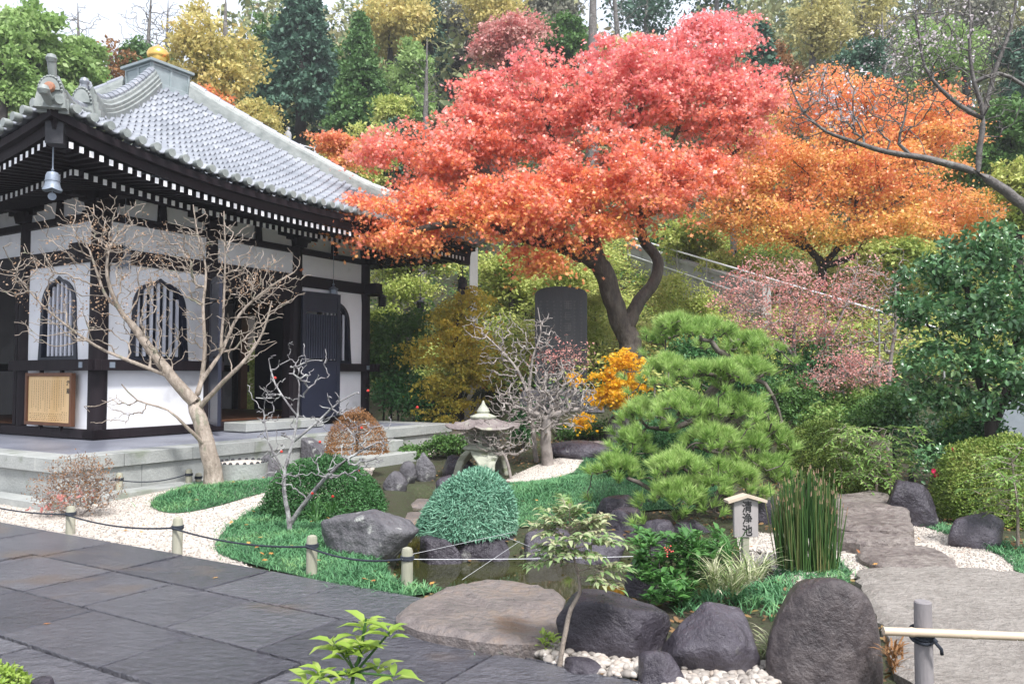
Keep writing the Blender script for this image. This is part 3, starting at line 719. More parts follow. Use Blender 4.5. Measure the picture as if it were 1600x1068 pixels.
# roof
ZE, ZT, RB = 4.66, 7.62, .47
def roof_z(a, d, near):
    g = (D - d) / (D - RB); return ZE + (ZT - ZE) * (.80 * g + .20 * g * g) + upturn(a, d, near)
NC, NR = 42, 27
for k in range(4):
    V, L, S = [], [], []
    tw = 2 * D / NC; sub = 6; rows = []
    xs = np.linspace(-D, D, NC * sub + 1); ph = np.arange(NC * sub + 1) % sub / sub
    prof = np.where(ph < .36, .072 * np.sin(ph / .36 * math.pi), -.03 * np.sin((ph - .36) / .64 * math.pi))
    vi = 0
    for r_ in range(NR):
        dA, dB = RB + (D - RB) * r_ / NR, RB + (D - RB) * (r_ + 1) / NR + .02
        for d, lift in ((dA, .0), (dB, .062), (dB, .034), (dB - .11, .0)):
            for x, pz in zip(xs, prof):
                xc = max(-d, min(d, x)); nr = near_of(k, xc)
                V.append(rotk(k, (xc, -d, roof_z(xc, d, nr) + pz + lift)))
        for c in range(NC * sub):
            xm_ = (xs[c] + xs[c + 1]) / 2
            if abs(xm_) > dB + .05: continue
            for q in (0, 1, 2):
                o = vi + q * len(xs); L += [o + c, o + len(xs) + c, o + len(xs) + c + 1, o + c + 1]; S.append(4)
        vi += 4 * len(xs)
    if k == 0: roof = empty('roof', (0, 0, 0)); roof.parent = hall
    np_obj('tile_slope', np.array(V), np.array(L), np.array(S), M['tile'], roof)
    # eave tile ends, fascia, soffit
    b = SB(k)
    for c in range(NC + 1):
        a = -D + c * tw + .18 * tw; nr = near_of(k, a)
        if abs(a) > D: continue
        z = roof_z(a, D, nr) + .035
        Mx = Matrix.Rotation(R(90), 3, 'X')
        b.lathe([(.02, -.02), (.05, -.015), (.062, .0), (.062, .10)], (a, -D - .03, z), 10, M=Mx)
    b.build('eave_tile_end', M['tile_dark'], roof, smooth=True)
    b = SB(k); st = 24
    for j in range(st):
        a0, a1 = -D + 2 * D * j / st, -D + 2 * D * (j + 1) / st
        q = []
        for a in (a0, a1):
            u = upturn(a, D, near_of(k, a)); f = .985 if abs(a) > D - .01 else 1
            for dd, zz in ((D - .02, -.05), (D - .02, -.16), (D - .09, -.17), (D - .11, -.30), (D - .3, -.24), (D - .3, -.05)): q.append((math.copysign(min(abs(a), dd), a), -dd, ZE + u + zz))
        b.add(q, [(i_, (i_ + 1) % 6, 6 + (i_ + 1) % 6, 6 + i_) for i_ in range(6)])
    b.build('fascia', M['wood'], hall)
    b = SB(k)
    for j in range(st):
        q = []
        for d, zb_ in ((HW - .1, 5.02), (HW + 1.1, 4.66), (D - .2, 4.46)):
            for a in (-D + 2 * D * j / st, -D + 2 * D * (j + 1) / st):
                aa = math.copysign(min(abs(a), d), a); q.append((aa, -d, zb_ + upturn(aa, d, near_of(k, aa))))
        b.add(q, [(0, 1, 3, 2), (2, 3, 5, 4)])
    b.build('soffit', M['wood'], hall, fix=False)
# hips
def hip(k):
    near = .46 if k == 0 else .0
    def hp(f, up=0):   # f = 0 at the tip, 1 at the top
        d = D - (D - RB) * f; return rotk(k, (-d, -d, roof_z(d, d, near) + up))
    dirn = np.array(rotk(k, (1, 1, 0))) / math.sqrt(2); sid = np.array(rotk(k, (1, -1, 0))) / math.sqrt(2)
    h_ = empty('hip_ridge', (0, 0, 0)); h_.parent = roof
    def sweep(f0, f1, hts, wd, name):
        b = MB(); n = 22; prof = lambda h: [(-wd * .62, -.12), (-wd * .62, h * .25), (-wd * .52, h * .27), (-wd * .52, h * .5), (-wd * .44, h * .52), (-wd * .44, h * .74), (-wd * .34, h * .8), (-wd * .30, h), (0, h * 1.12 + .03), (wd * .30, h), (wd * .34, h * .8), (wd * .44, h * .74), (wd * .44, h * .52), (wd * .52, h * .5), (wd * .52, h * .27), (wd * .62, h * .25), (wd * .62, -.12)]
        V = []; m_ = 17
        for i_ in range(n + 1):
            t = i_ / n; c = np.array(hp(f0 + (f1 - f0) * t)); h = np.interp(t, [q[0] for q in hts], [q[1] for q in hts])
            for s_, z in prof(h): V.append(c + sid * s_ + np.array([0, 0, z]))
        F = [(i_ * m_ + j, (i_ + 1) * m_ + j, (i_ + 1) * m_ + (j + 1) % m_, i_ * m_ + (j + 1) % m_) for i_ in range(n) for j in range(m_)]
        F += [tuple(range(m_)), tuple(n * m_ + j for j in range(m_ - 1, -1, -1))]
        b.add(V, F); b.build(name, M['tile_dark'], h_)
        b = MB()     # barrel tiles along the crest
        for i_ in range(int((f1 - f0) * 22)):
            t0 = f0 + (f1 - f0) * i_ / int((f1 - f0) * 22 + .01); t1 = t0 + (f1 - f0) / ((f1 - f0) * 22) * 1.02
            hh_ = [np.interp((t_ - f0) / (f1 - f0), [q[0] for q in hts], [q[1] for q in hts]) for t_ in (t0, min(t1, f1))]
            b.tube([hp(t0, hh_[0] * 1.05), hp(min(t1, f1), hh_[1] * 1.05)], [.088, .074], 8)
        b.build('crest_tile', M['tile'], h_, smooth=True)
    sweep(.015, .27, [(0, .30), (.25, .17), (.6, .13), (1, .13)], .30, 'lower_ridge')
    sweep(.25, 1.0, [(0, .46), (.07, .30), (.2, .24), (1, .30)], .34, 'upper_ridge')
    def oni(f, w_, hh_, name):
        c = np.array(hp(f)); o_ = MB()
        fr = lambda a, z, t: tuple(c + sid * a + np.array([0, 0, z]) - dirn * t)
        out_ = [(-w_ * .62, -.08), (-w_ * .56, .06)] + [(-w_ / 2 * math.cos(t), hh_ * .42 + hh_ * .58 * math.sin(t)) for t in np.linspace(0, math.pi, 13)] + [(w_ * .56, .06), (w_ * .62, -.08)]
        out_ = [(a, z) for a, z in out_]
        o_.prism(out_, fr, .10)
        inr = [(-w_ * .40 * math.cos(t), hh_ * .42 + hh_ * .46 * math.sin(t)) for t in np.linspace(0, math.pi, 13)]
        o_.prism(inr, lambda a, z, t: fr(a, z, t + .101), .03)
        for t in np.linspace(.0, math.pi, 13): o_.lathe([(.005, -.018), (.018, 0), (.005, .018)], fr(-w_ * .45 * math.cos(t), hh_ * .42 + hh_ * .52 * math.sin(t), .11), 6)
        e_ = o_.build(name, M['tile_dark'], h_)
        return c, fr, e_
    c, fr, e_ = oni(.012, .30, .34, 'demon_tile')
    o_ = MB(); o_.lathe([(.02, .03), (.05, .026), (.07, .0), (.07, -.02)], fr(0, .17, .14), 14, M=Matrix(((sid[0], 0, -dirn[0]), (sid[1], 0, -dirn[1]), (0, 1, 0)))); o_.build('medallion', M['medal'], e_, smooth=True)
    o_ = MB(); p0 = np.array(fr(0, .32, .0)); p1 = p0 + np.array([0, 0, .24]) - dirn * .08; o_.tube([p0, p1], [.048, .058], 10); o_.lathe([(.0, -.07), (.05, -.05), (.072, 0), (.05, .05), (.0, .07)], p1, 12); o_.build('finial', M['tile_dark'], e_, smooth=True)
    o_ = MB(); p0 = np.array(fr(0, -.05, .0)); p1 = p0 - dirn * .26 + np.array([-.03, 0, .13]); o_.tube([p0, p1], [.055, .062], 10); o_.lathe([(.0, -.075), (.053, -.053), (.075, 0), (.053, .053), (.0, .075)], p1, 12); o_.build('end_tile', M['tile_dark'], e_, smooth=True)
    c, fr, e_ = oni(.235, .28, .42, 'demon_tile')
    o_ = MB(); p0 = np.array(fr(0, .40, -.02)); p1 = p0 + np.array([0, 0, .13]); o_.tube([p0, p1], [.045, .05], 10); o_.lathe([(.0, -.07), (.05, -.05), (.07, 0), (.05, .05), (.0, .07)], p1, 12); o_.build('finial', M['tile'], e_, smooth=True)
    # hip rafter
    b = MB(); q0 = np.array(rotk(k, (-HW, -HW, 4.72))); q1 = np.array(rotk(k, (-D + .16, -D + .16, ZE - .34 + near)))
    V = []
    for c_ in (q0, q1):
        for a, z in ((-.10, -.14), (.10, -.14), (.10, .14), (-.10, .14)): V.append(c_ + sid * a + np.array([0, 0, z]))
    b.add(V, [(0, 1, 5, 4), (1, 2, 6, 5), (2, 3, 7, 6), (3, 0, 4, 7), (4, 5, 6, 7)]); hr = b.build('hip_rafter', M['wood'], hall)
    b = MB(); u = unit(q1 - q0); V = []
    for t in (-.16, .05):
        c_ = q1 + u * t
        for a, z in ((-.108, -.148), (.108, -.148), (.108, .148), (-.108, .148)): V.append(c_ + sid * a + np.array([0, 0, z]))
    b.add(V, [(0, 1, 5, 4), (1, 2, 6, 5), (2, 3, 7, 6), (3, 0, 4, 7), (4, 5, 6, 7), (3, 2, 1, 0)]); b.build('end_cap', M['bronze_dark'], hr)
for k in range(4): hip(k)
# dew basin and jewel on the top
b = MB(); b.box((0, 0, 7.56), (1.12, 1.12, .26)); b.box((0, 0, 7.90), (.90, .90, .46)); b.box((0, 0, 8.16), (1.06, 1.06, .06)); b.box((0, 0, 8.21), (.96, .96, .05), taper=.85)
for k in range(4):
    for x in (-.43, 0, .43): p = rotk(k, (x, -.457, 7.90)); b.box(p, (.05 if k % 2 == 0 else .03, .03 if k % 2 == 0 else .05, .46))
    for z in (7.705, 8.10): p = rotk(k, (0, -.456, z)); b.box(p, (.90 if k % 2 == 0 else .028, .028 if k % 2 == 0 else .90, .05))
bx_ = b.build('dew_basin', M['copper'], roof, bevel=.006)
b = MB(); b.lathe([(.16, 8.22), (.18, 8.27), (.10, 8.31), (.11, 8.34)], n=20); b.lathe([(.10, 8.33), (.17, 8.38), (.225, 8.46), (.235, 8.54), (.19, 8.62), (.10, 8.68), (.035, 8.72), (.0, 8.77)], n=24); b.build('jewel', M['gold'], roof, smooth='all')

# ------------------------------------------------------------------ stone platform, steps
plat = empty('stone_platform', (ORG[0], ORG[1], 0), AZ, 'pale granite block platform with wet grey paving carrying the temple hall', 'platform')
X0, X1, Y0, Y1 = -HW - 2.03, HW + .02, -HW - 2.45, HW + 2.0
b = MB(); b.box(((X0 + X1) / 2, (Y0 + Y1) / 2, .28), (X1 - X0 - .5, Y1 - Y0 - .5, .578)); b.build('platform_paving', M['paveplat'], plat)
b = MB()
def course_row(b, z0, z1, inset, depth, seg):
    a = X0 + inset
    while a < X1 - .05:
        l = min(seg * rng.uniform(.85, 1.15), X1 - a); b.box((a + l / 2, Y0 + inset + depth / 2, (z0 + z1) / 2), (l - .006, depth, z1 - z0 - .004)); a += l
    a = Y0 + inset + depth
    while a < Y1 - .05:
        l = min(seg * rng.uniform(.85, 1.15), Y1 - a); b.box((X0 + inset + depth / 2, a + l / 2, (z0 + z1) / 2), (depth, l - .006, z1 - z0 - .004)); a += l
    a = Y0 + inset + depth
    while a < Y1 - .05:
        l = min(seg, Y1 - a); b.box((X1 - inset - depth / 2, a + l / 2, (z0 + z1) / 2), (depth, l - .006, z1 - z0 - .004)); a += l
course_row(b, .40, .582, 0, .42, 1.05); b.build('edge_course', M['platform'], plat, bevel=.008)
b = MB(); course_row(b, -.02, .40, .05, .3, 1.3); b.build('wall_course', M['platform'], plat, bevel=.006)
b = MB(); b.box(((X0 - .1 - .9) / 2, Y0 - .17, .055), (abs(X0 - .1 + .9), .34, .11)); b.box((X0 - .12, (Y0 + Y1) / 2 - .1, .05), (.26, Y1 - Y0 + .3, .10)); b.build('plinth_kerb', M['platform'], plat, bevel=.008)
b = MB(); b.box((.15, Y0 - .16, .29), (2.0, .31, .20)); b.box((.15, Y0 - .32, .09), (2.0, .63, .20)); b.build('step', M['platform'], plat, bevel=.012)
for sx in (-1.06,):
    b = MB(); b.prism([(0, 0), (-.72, 0), (-.72, .20), (-.42, .42), (-.08, .56), (0, .57)], lambda a, z, c: (sx + c - .1, Y0 + a - .002, z), .22); b.build('cheek_stone', M['rock_grey'], plat, bevel=.03)
b = MB(); b.box((0, -HW - .62, PZ + .085), (1.9, .6, .16)); b.build('threshold_stone', M['platform'], plat, bevel=.012)

# ------------------------------------------------------------------ things hung on the hall
def lantern_hanging(loc, top, label, mat, sc=1.0):
    r = empty('hanging_lantern', loc, .3, label, 'lantern', 'small hanging lanterns under the eaves')
    q = lambda L: [(a * sc, z * sc) for a, z in L]
    b = MB(); b.lathe(q([(.02, .16), (.12, .09), (.10, .085), (.0, .085)]), n=6); b.lathe(q([(.0, .16), (.022, .17), (.03, .20), (.0, .24)]), n=8); b.build('lantern_roof', mat, r)
    b = MB(); b.lathe(q([(.085, .085), (.085, .07), (.075, .06), (.075, -.09), (.09, -.10), (.09, -.12), (.05, -.13)]), n=6)
    for j in range(6):
        t = j * math.pi / 3; b.box((.086 * sc * math.cos(t), .086 * sc * math.sin(t), -.015 * sc), (.014, .014, .17 * sc)); b.box((.095 * sc * math.cos(t), .095 * sc * math.sin(t), -.15 * sc), (.016, .016, .06 * sc))
    b.build('lantern_body', mat, r)
    b = MB(); b.tube([(0, 0, .22 * sc), (0, 0, top - loc[2])], .006, 5); b.build('chain', mat, r)
p = P(521, 458, 17.0); lantern_hanging(tuple(p), 4.35, 'pale hanging lantern in front of the white wall beside the open door leaf', M['bronze'], .95)
p = P(195, 404, 12.9); lantern_hanging(tuple(p), 4.5, 'hanging lantern beside the near corner column, half hidden by bare branches', M['bronze'], .95)
p = P(597, 470, 19.6); lantern_hanging(tuple(p), 4.6, 'dark hanging lantern seen against the hillside just right of the corner column', M['bronze_dark'], 1.1)
p = P(657, 478, 20.4); lantern_hanging(tuple(p), 4.6, 'dark hanging lantern seen against the hillside between column and far bell', M['bronze_dark'], 1.1)
def bell(loc, top, label, mat, sc=1.0):
    r = empty('wind_bell', loc, .5, label, 'bell', 'wind bells at the roof corners')
    b = MB(); n = 24; V = []; prof = [(.035, .30), (.09, .28), (.115, .22), (.12, .10), (.135, .02), (.165, -.02)]
    for a, z in prof:
        for j in range(n):
            t = 2 * math.pi * j / n; dip = -.035 * abs(math.sin(2 * t)) if z < 0 else 0; V.append((a * sc * math.cos(t), a * sc * math.sin(t), (z + dip) * sc))
    b.add(V, [(i_ * n + j, i_ * n + (j + 1) % n, (i_ + 1) * n + (j + 1) % n, (i_ + 1) * n + j) for i_ in range(5) for j in range(n)] + [tuple(range(n - 1, -1, -1))])
    b.lathe([(.118 * sc, .145 * sc), (.128 * sc, .14 * sc), (.128 * sc, .12 * sc), (.118 * sc, .115 * sc)], n=24); b.build('bell_body', mat, r, smooth=True)
    b = MB(); b.tube([(0, 0, .2 * sc), (0, 0, -.10 * sc)], .007, 5); b.prism([(.07 * sc * math.cos(t), .07 * sc * math.sin(t)) for t in np.linspace(0, 2 * math.pi, 12, endpoint=False)], lambda a, z, c: (a, c - .005, z - .15 * sc), .01); b.build('clapper', mat, r)
    b = MB(); b.tube([(0, 0, .29 * sc), (0, 0, top - loc[2])], .01, 6); b.lathe([(.0, .29 * sc), (.03 * sc, .33 * sc), (.0, .37 * sc)], n=8); b.build('hanger', mat, r)
p = P(82, 294, 10.5); bell(tuple(p), 4.75, 'blue-grey wind bell hanging from the near roof corner', M['bronze'], .74)
p = P(723, 449, 18.3); bell(tuple(p), 4.3, 'black wind bell hanging from the far roof corner beside the red maple', M['bronze_dark'], .8)

# notice board
def txt(body, size, to3, name, mat, parent, ext=.0015, extra=0):
    c = bpy.data.curves.new(name, 'FONT'); c.body = body; c.size = size; c.align_x = 'CENTER'; c.align_y = 'CENTER'; c.extrude = 0; c.offset = extra; c.resolution_u = 3
    o = bpy.data.objects.new(name, c); COL.objects.link(o); bpy.context.view_layer.update()
    me = bpy.data.meshes.new_from_object(o); bpy.data.objects.remove(o)
    for v in me.vertices: v.co = to3(v.co.x, v.co.y, 0)
    me.materials.clear(); me.materials.append(mat); return me
nb = empty('notice_board', tuple(W(-HW - .17, -2.08, 1.2)), AZ, 'honey-coloured wooden notice board with columns of writing on the low white wall', 'notice board')
bw, bh = 1.36, .86
b = MB(); b.ringprism([(-bw / 2, -bh / 2), (bw / 2, -bh / 2), (bw / 2, bh / 2), (-bw / 2, bh / 2)], [(-bw / 2 + .055, -bh / 2 + .055), (bw / 2 - .055, -bh / 2 + .055), (bw / 2 - .055, bh / 2 - .055), (-bw / 2 + .055, bh / 2 - .055)], lambda a, z, c: (c - .04, -a, z), .08); b.build('frame', M['wood_brown'], nb, bevel=.006)
b = MB(); b.box((.01, 0, 0), (.03, bw - .10, bh - .10)); b.build('board', M['notice'], nb)
b = MB()
for sx in (-.3, .3):
    for sz in (-1, 1): b.box((.03, sx, sz * (bh / 2 + .035)), (.05, .05, .09))
b.build('hanging_block', M['wood'], nb)
b = MB()    # brush-written columns, illegible at this distance
bx = lambda a, z, w_, h_: b.box((-.0058, -a, z), (.0016, w_, h_))
for cidx in range(15):
    a = .42 - cidx * .067; top = .31 if cidx else .30; z = top; end = -.11 - .10 * rng.random()
    if cidx in (5, 9): end = -.02
    thick = .030 if cidx in (9,) else .022
    while z > end:
        hgt = rng.uniform(.016, .024)
        for q in range(3): bx(a + rng.uniform(-.005, .005), z - hgt * (q + .5) / 3.2, thick * rng.uniform(.4, 1), .0035)
        bx(a + rng.uniform(-.006, .006), z - hgt / 2, .004, hgt * rng.uniform(.6, 1)); z -= hgt + .008
for row in range(5):
    a = .52; z = -.21 - row * .032
    while a > -.54:
        l = rng.uniform(.02, .06)
        if not (row == 0 and (a < .35)): 
            n_ = int(l / .011)
            for q in range(n_): bx(a - q * .011, z + rng.uniform(-.002, .002), .006, rng.uniform(.007, .014))
        a -= l + .018
b.build('writing', M['notice_ink'], nb, fix=False)
b = MB().add([], [])
for s_, z in (('経', .26), ('蔵', .13)):
    me = txt(s_, .092, lambda x, y, c, z=z: (-.0062, -(.54 + x), z + y), 'title', M['ink'], nb, extra=.002)
    link(bpy.data.objects.new('title', me), nb)
# ------------------------------------------------------------------ rocks
def noise3(p, sc, seed, oct_=4):
    """cheap smooth noise from sums of rotated sines"""
    r = np.random.default_rng(seed); out = np.zeros(len(p)); a = 1.0
    for o in range(oct_):
        for _ in range(3):
            k = unit(r.normal(size=3)) * sc; out += a * np.sin(p @ k + r.uniform(0, 6.28)); 
        a *= .55; sc *= 2.1
    return out / 3
def rock(label, x, y, wdh, seed, rz=0.0, mat='rock', sink=.30, sub=4, planes=16, rough=.05, name='boulder', cat='boulder', group=None, z=None, lean=(0, 0), top=None, k=26.0, lo=.60):
    bm = bmesh.new(); bmesh.ops.create_icosphere(bm, subdivisions=sub, radius=1); me = bpy.data.meshes.new(name); bm.to_mesh(me); bm.free()
    n = len(me.vertices); co = np.zeros(n * 3); me.vertices.foreach_get('co', co); d = unit(co.reshape(-1, 3))
    r_ = np.random.default_rng(seed); nrm = unit(r_.normal(size=(planes, 3))); off = r_.uniform(lo, .98, planes)
    if top: nrm = np.vstack([nrm, unit(np.array([[top[0], top[1], 1.0]]))]); off = np.append(off, top[2])
    dots = d @ nrm.T; rad = np.where(dots > .05, off[None, :] / np.maximum(dots, .05), 9.0)
    rr = -np.log(np.exp(-k * np.minimum(rad, 3)).sum(1) + np.exp(-k * 1.12)) / k
    rr = rr * (1 + rough * .7 * noise3(d, 3.0, seed) + rough * .5 * noise3(d, 9.0, seed + 1, 4) - rough * .5 * np.abs(noise3(d * np.array([1, 1, 2.2]), 4.0, seed + 2, 4)))
    v = d * rr[:, None]; v /= np.abs(v).max(0)
    w_, dd, h_ = wdh; v = v * np.array([w_ / 2, dd / 2, h_ / 2 * (1 + sink * 2)])
    v[:, 2] += h_ / 2 - h_ * sink; v[:, 0] += lean[0] * v[:, 2]; v[:, 1] += lean[1] * v[:, 2]
    me.vertices.foreach_set('co', v.ravel()); me.polygons.foreach_set('use_smooth', np.ones(len(me.polygons), bool)); me.materials.append(M[mat])
    o = bpy.data.objects.new(name, me); o.location = (x, y, Hs(x, y) if z is None else z); o.rotation_euler = (0, 0, rz); link(o)
    return tag(o, label, cat, group)
def prock(label, x0, x1, ytop, ybot, seed, depth=.8, z=0.0, Y=None, **kw):
    """boulder from its extent in the photo: bottom centre gives where it stands"""
    if Y is None: g = G((x0 + x1) / 2, ybot, z); Y = g[1]
    a, b_ = P(x0, ybot, Y), P(x1, ybot, Y); t = P(x0, ytop, Y)
    w_ = b_[0] - a[0]; h_ = t[2] - z
    return rock(label, (a[0] + b_[0]) / 2, Y + w_ * depth * .35, (w_ * 1.04, w_ * depth, h_), seed, z=z, **kw)
prock('large grey dappled boulder with a hollow face behind the rope posts', 494, 648, 786, 870, 11, depth=.75, mat='rock_grey', sub=5, rough=.06, top=(-.28, 0, .80))
prock('broad dark boulder with flat top behind the small pale nandina', 872, 1052, 908, 1038, 23, depth=.8, sub=5, rough=.035, top=(.05, .1, .80))
prock('dark boulder with sloping crest between the flat-topped boulder and the tall rounded one', 1034, 1214, 934, 1062, 35, depth=.75, sub=5, rough=.04, top=(.25, .15, .85))
prock('tall rounded dark brown boulder beside the bamboo rail', 1212, 1392, 880, 1082, 44, depth=.85, sub=5, mat='rock_brown', planes=26, rough=.018, top=(-.30, .0, .93), k=14.0, lo=.84)
prock('small dark rounded boulder among white pebbles at the front edge', 988, 1078, 1018, 1082, 52, depth=.8, sub=4, rough=.03)
prock('low flat dark stone sunk in white pebbles left of the small front boulder', 880, 952, 1030, 1062, 57, depth=.9, rough=.04)
prock('dark upright rock beside the stepping slabs below the mahonia', 1384, 1470, 728, 824, 63, depth=.8, sub=5, rough=.07)
prock('dark low rock under the rounded azalea at right', 1492, 1600, 805, 858, 66, depth=.7, rough=.05)
prock('dark rock behind the wooden pond sign', 1176, 1228, 762, 822, 71, depth=.9)
# stones round the pond
for i_, (x0, x1, yt, yb, Y, sd, lb) in enumerate([
    (648, 720, 838, 884, 7.45, 81, 'low dark pond-edge stone next to the dappled boulder'),
    (690, 850, 838, 880, 7.75, 82, 'long dark pond-edge stone under the blue-green juniper'),
    (800, 900, 830, 872, 7.7, 83, 'dark pond-edge stone right of the juniper mound'),
    (880, 985, 838, 880, 7.55, 84, 'dark pond-edge stone behind the pale nandina leaves'),
    (930, 1030, 828, 862, 7.9, 85, 'flat dark pond-edge slab below the stacked stones'),
    (945, 1022, 800, 832, 8.1, 86, 'middle dark stone of the pile under the pine'),
    (935, 1010, 776, 806, 8.5, 87, 'topmost pointed dark stone of the pile under the pine'),
    (1040, 1122, 808, 850, 8.0, 88, 'flat dark stone under the lowest pine branch'),
    (1000, 1060, 820, 868, 7.6, 89, 'shadowed stone at the pond edge left of the broad-leaved plants'),
    (980, 1040, 878, 925, 6.3, 90, 'rounded wet stone half hidden by the broad-leaved plants')]):
    p0, p1 = P(x0, yb, Y), P(x1, yb, Y); h_ = (yb - yt) * Y / FPX
    rock(lb, (p0[0] + p1[0]) / 2, Y + .1, ((p1[0] - p0[0]) * 1.05, (p1[0] - p0[0]) * .75, h_ + .1), sd, z=float(P(x0, yb, Y)[2]) - .06, mat='rock', rough=.05, name='pond_edge_stone', cat='stone', top=(0, 0, .72))
for x0, x1, yt, yb, Y, sd, lb, mt in [
    (648, 680, 706, 742, 12.0, 91, 'upright mottled grey stone at the head of the stream', 'rock_grey'),
    (622, 650, 722, 745, 11.7, 92, 'small grey stone left of the upright stone at the head of the stream', 'rock_grey'),
    (598, 640, 738, 758, 11.0, 93, 'low grey stone on the left bank of the stream', 'rock_grey'),
    (680, 745, 708, 742, 12.6, 94, 'dark flat stone lying across the head of the stream', 'rock'),
    (676, 722, 728, 790, 10.2, 95, 'purple-grey stone on the right bank of the stream behind the juniper', 'rock'),
    (664, 700, 770, 812, 9.2, 96, 'dark stone on the right bank of the stream below the purple-grey one', 'rock'),
    (852, 960, 690, 712, 13.4, 97, 'long dark kerb stone beyond the back gravel', 'rock'),
    (905, 955, 684, 700, 14.2, 98, 'brownish flat stone beyond the back gravel', 'flat'),
    (945, 1010, 640, 690, 14.6, 99, 'dark embankment rock under the gold-leaved maple', 'rock')]:
    p0, p1 = P(x0, yb, Y), P(x1, yb, Y); h_ = (yb - yt) * Y / FPX
    rock(lb, (p0[0] + p1[0]) / 2, Y + .1, ((p1[0] - p0[0]) * 1.05, (p1[0] - p0[0]) * .8, h_ + .06), sd, z=float(P(x0, yb, Y)[2]) - .05, mat=mt, rough=.06, name='garden_stone', cat='stone', sub=3)
# broken rock banks
for j, (px, py, Y, w_) in enumerate([(640, 655, 18, 80), (700, 650, 18.5, 90), (780, 650, 18.2, 80), (850, 640, 17, 90), (930, 652, 15.6, 80), (1190, 655, 13.2, 70), (1300, 640, 13.5, 110), (1390, 650, 13, 80)]):
    pass

for x0, x1, yt, yb, Y, sd, lb in [(610, 690, 760, 790, 9.6, 111, 'flat brown wet stone on the stream bed beside the clipped dome'), (640, 700, 735, 760, 10.8, 112, 'brown wet stone on the stream bed below the upright grey stone'), (590, 650, 778, 800, 8.9, 113, 'low brown wet stone at the foot of the clipped dome')]:
    p0, p1 = P(x0, yb, Y), P(x1, yb, Y); rock(lb, (p0[0] + p1[0]) / 2, Y, ((p1[0] - p0[0]), (p1[0] - p0[0]) * 1.2, .12), sd, z=-.17, mat='flat', rough=.05, name='garden_stone', cat='stone', sub=4, top=(0, 0, .5))
# natural slabs
def slab(label, poly, th, mat, z=.0, seed=1, name='stepping_slab', bumpy=.018, tilt=(0, 0), shrink=1.0):
    c = np.mean(poly, 0); poly = [tuple(c + (np.array(p) - c) * shrink) for p in poly]; poly = dense(smooth_poly(poly, 1), .09, .012); c = np.mean(poly, 0); rs = np.random.default_rng(seed)
    xs = [p[0] for p in poly]; ys = [p[1] for p in poly]
    X, Y = np.meshgrid(np.arange(min(xs), max(xs), .045), np.arange(min(ys), max(ys), .045)); X, Y = X.ravel() + .01, Y.ravel() + .01
    inn = [tuple(c + (np.array(p) - c) * .93) for p in poly]; k = in_poly(X, Y, [tuple(c + (np.array(p) - c) * .90) for p in poly])
    n = len(poly); pts = list(poly) + inn + list(zip(X[k], Y[k]))
    v, e, f, *_ = delaunay_2d_cdt([Vector(map(float, q)) for q in pts], [], [list(range(n))], 1, 1e-6)
    A = np.array([(q.x, q.y, 0) for q in v]); nz = noise3(A, 5.0, seed) * bumpy + noise3(A, 22.0, seed + 3, 3) * bumpy * .4
    edge = np.zeros(len(A)); edge[:n] = -.028
    A[:, 2] = z + th + nz + edge + (A[:, :2] - c) @ np.array(tilt); A[:, :2] -= c
    V = [tuple(q) for q in A]; F = [tuple(q) for q in f]; m0 = len(V)
    V += [(A[i_, 0] * .985, A[i_, 1] * .985, z - .12) for i_ in range(n)]
    F += [(i_, (i_ + 1) % n, m0 + (i_ + 1) % n, m0 + i_) for i_ in range(n)] + [tuple(range(m0 + n - 1, m0 - 1, -1))]
    b = MB(); b.add(V, F); o = b.build(name, M[mat], smooth=True); o.location = (c[0], c[1], 0)
    return tag(o, label, 'stepping stone')
slab('wide wet brown flagstone lying at the pond edge behind the paving', pxpoly([(612, 952), (700, 915), (780, 905), (868, 915), (884, 935), (868, 1000), (800, 1008), (690, 990), (640, 978)], .1), .11, 'flat', seed=5)
slab('farthest broad stepping slab between azalea hedge and upright rock', pxpoly([(1298, 768), (1380, 764), (1412, 782), (1430, 812), (1426, 826), (1310, 824), (1295, 800)], .20), .20, 'step', seed=7, shrink=.97, bumpy=.024)
slab('narrow middle stepping slab with speckled top', pxpoly([(1305, 826), (1400, 824), (1428, 836), (1432, 846), (1312, 846)], .13), .13, 'step', seed=9, shrink=.97, bumpy=.022)
slab('low stepping slab right of the horsetail rushes', pxpoly([(1330, 850), (1430, 850), (1480, 858), (1512, 886), (1400, 882), (1345, 876)], .08), .08, 'step', seed=11, shrink=.93, bumpy=.022)
slab('huge pale worn slab behind the bamboo rail', pxpoly([(1335, 896), (1345, 880), (1560, 884), (1660, 900), (1900, 1000), (1900, 1085), (1580, 1084), (1400, 1072), (1385, 980)], .07), .07, 'sandslab', seed=13, bumpy=.014)

# white pebbles and gravel grains
def grains(polys, dens, r0):
    bm = bmesh.new(); bmesh.ops.create_icosphere(bm, subdivisions=1, radius=1); tv = np.array([v.co[:] for v in bm.verts]); tf = np.array([[q.index for q in f.verts] for f in bm.faces]); bm.free()
    X, Y = [], []
    for poly, d_ in zip(polys, dens): a, b_ = sample_poly(poly, d_); X.append(a); Y.append(b_)
    X, Y = np.concatenate(X), np.concatenate(Y); n = len(X); s = rng.uniform(*r0, n); sc = s[:, None] * rng.uniform(.55, 1.1, (n, 3))
    q = rand_unit(n); e1 = unit(np.cross(q, rand_unit(n))); e2 = np.cross(q, e1); B = np.stack([q, e1, e2], 1)
    V = np.einsum('tk,nk,nkj->ntj', tv, sc, B) + np.stack([X, Y, H(X, Y) + .014], 1)[:, None, :]
    l = (np.arange(n)[:, None] * len(tv) + tf.ravel()[None]).ravel(); tag(np_obj('gravel_grains', V.reshape(-1, 3), l, np.full(n * len(tf), 3), M['pebble'], smooth=True), kind='stuff')
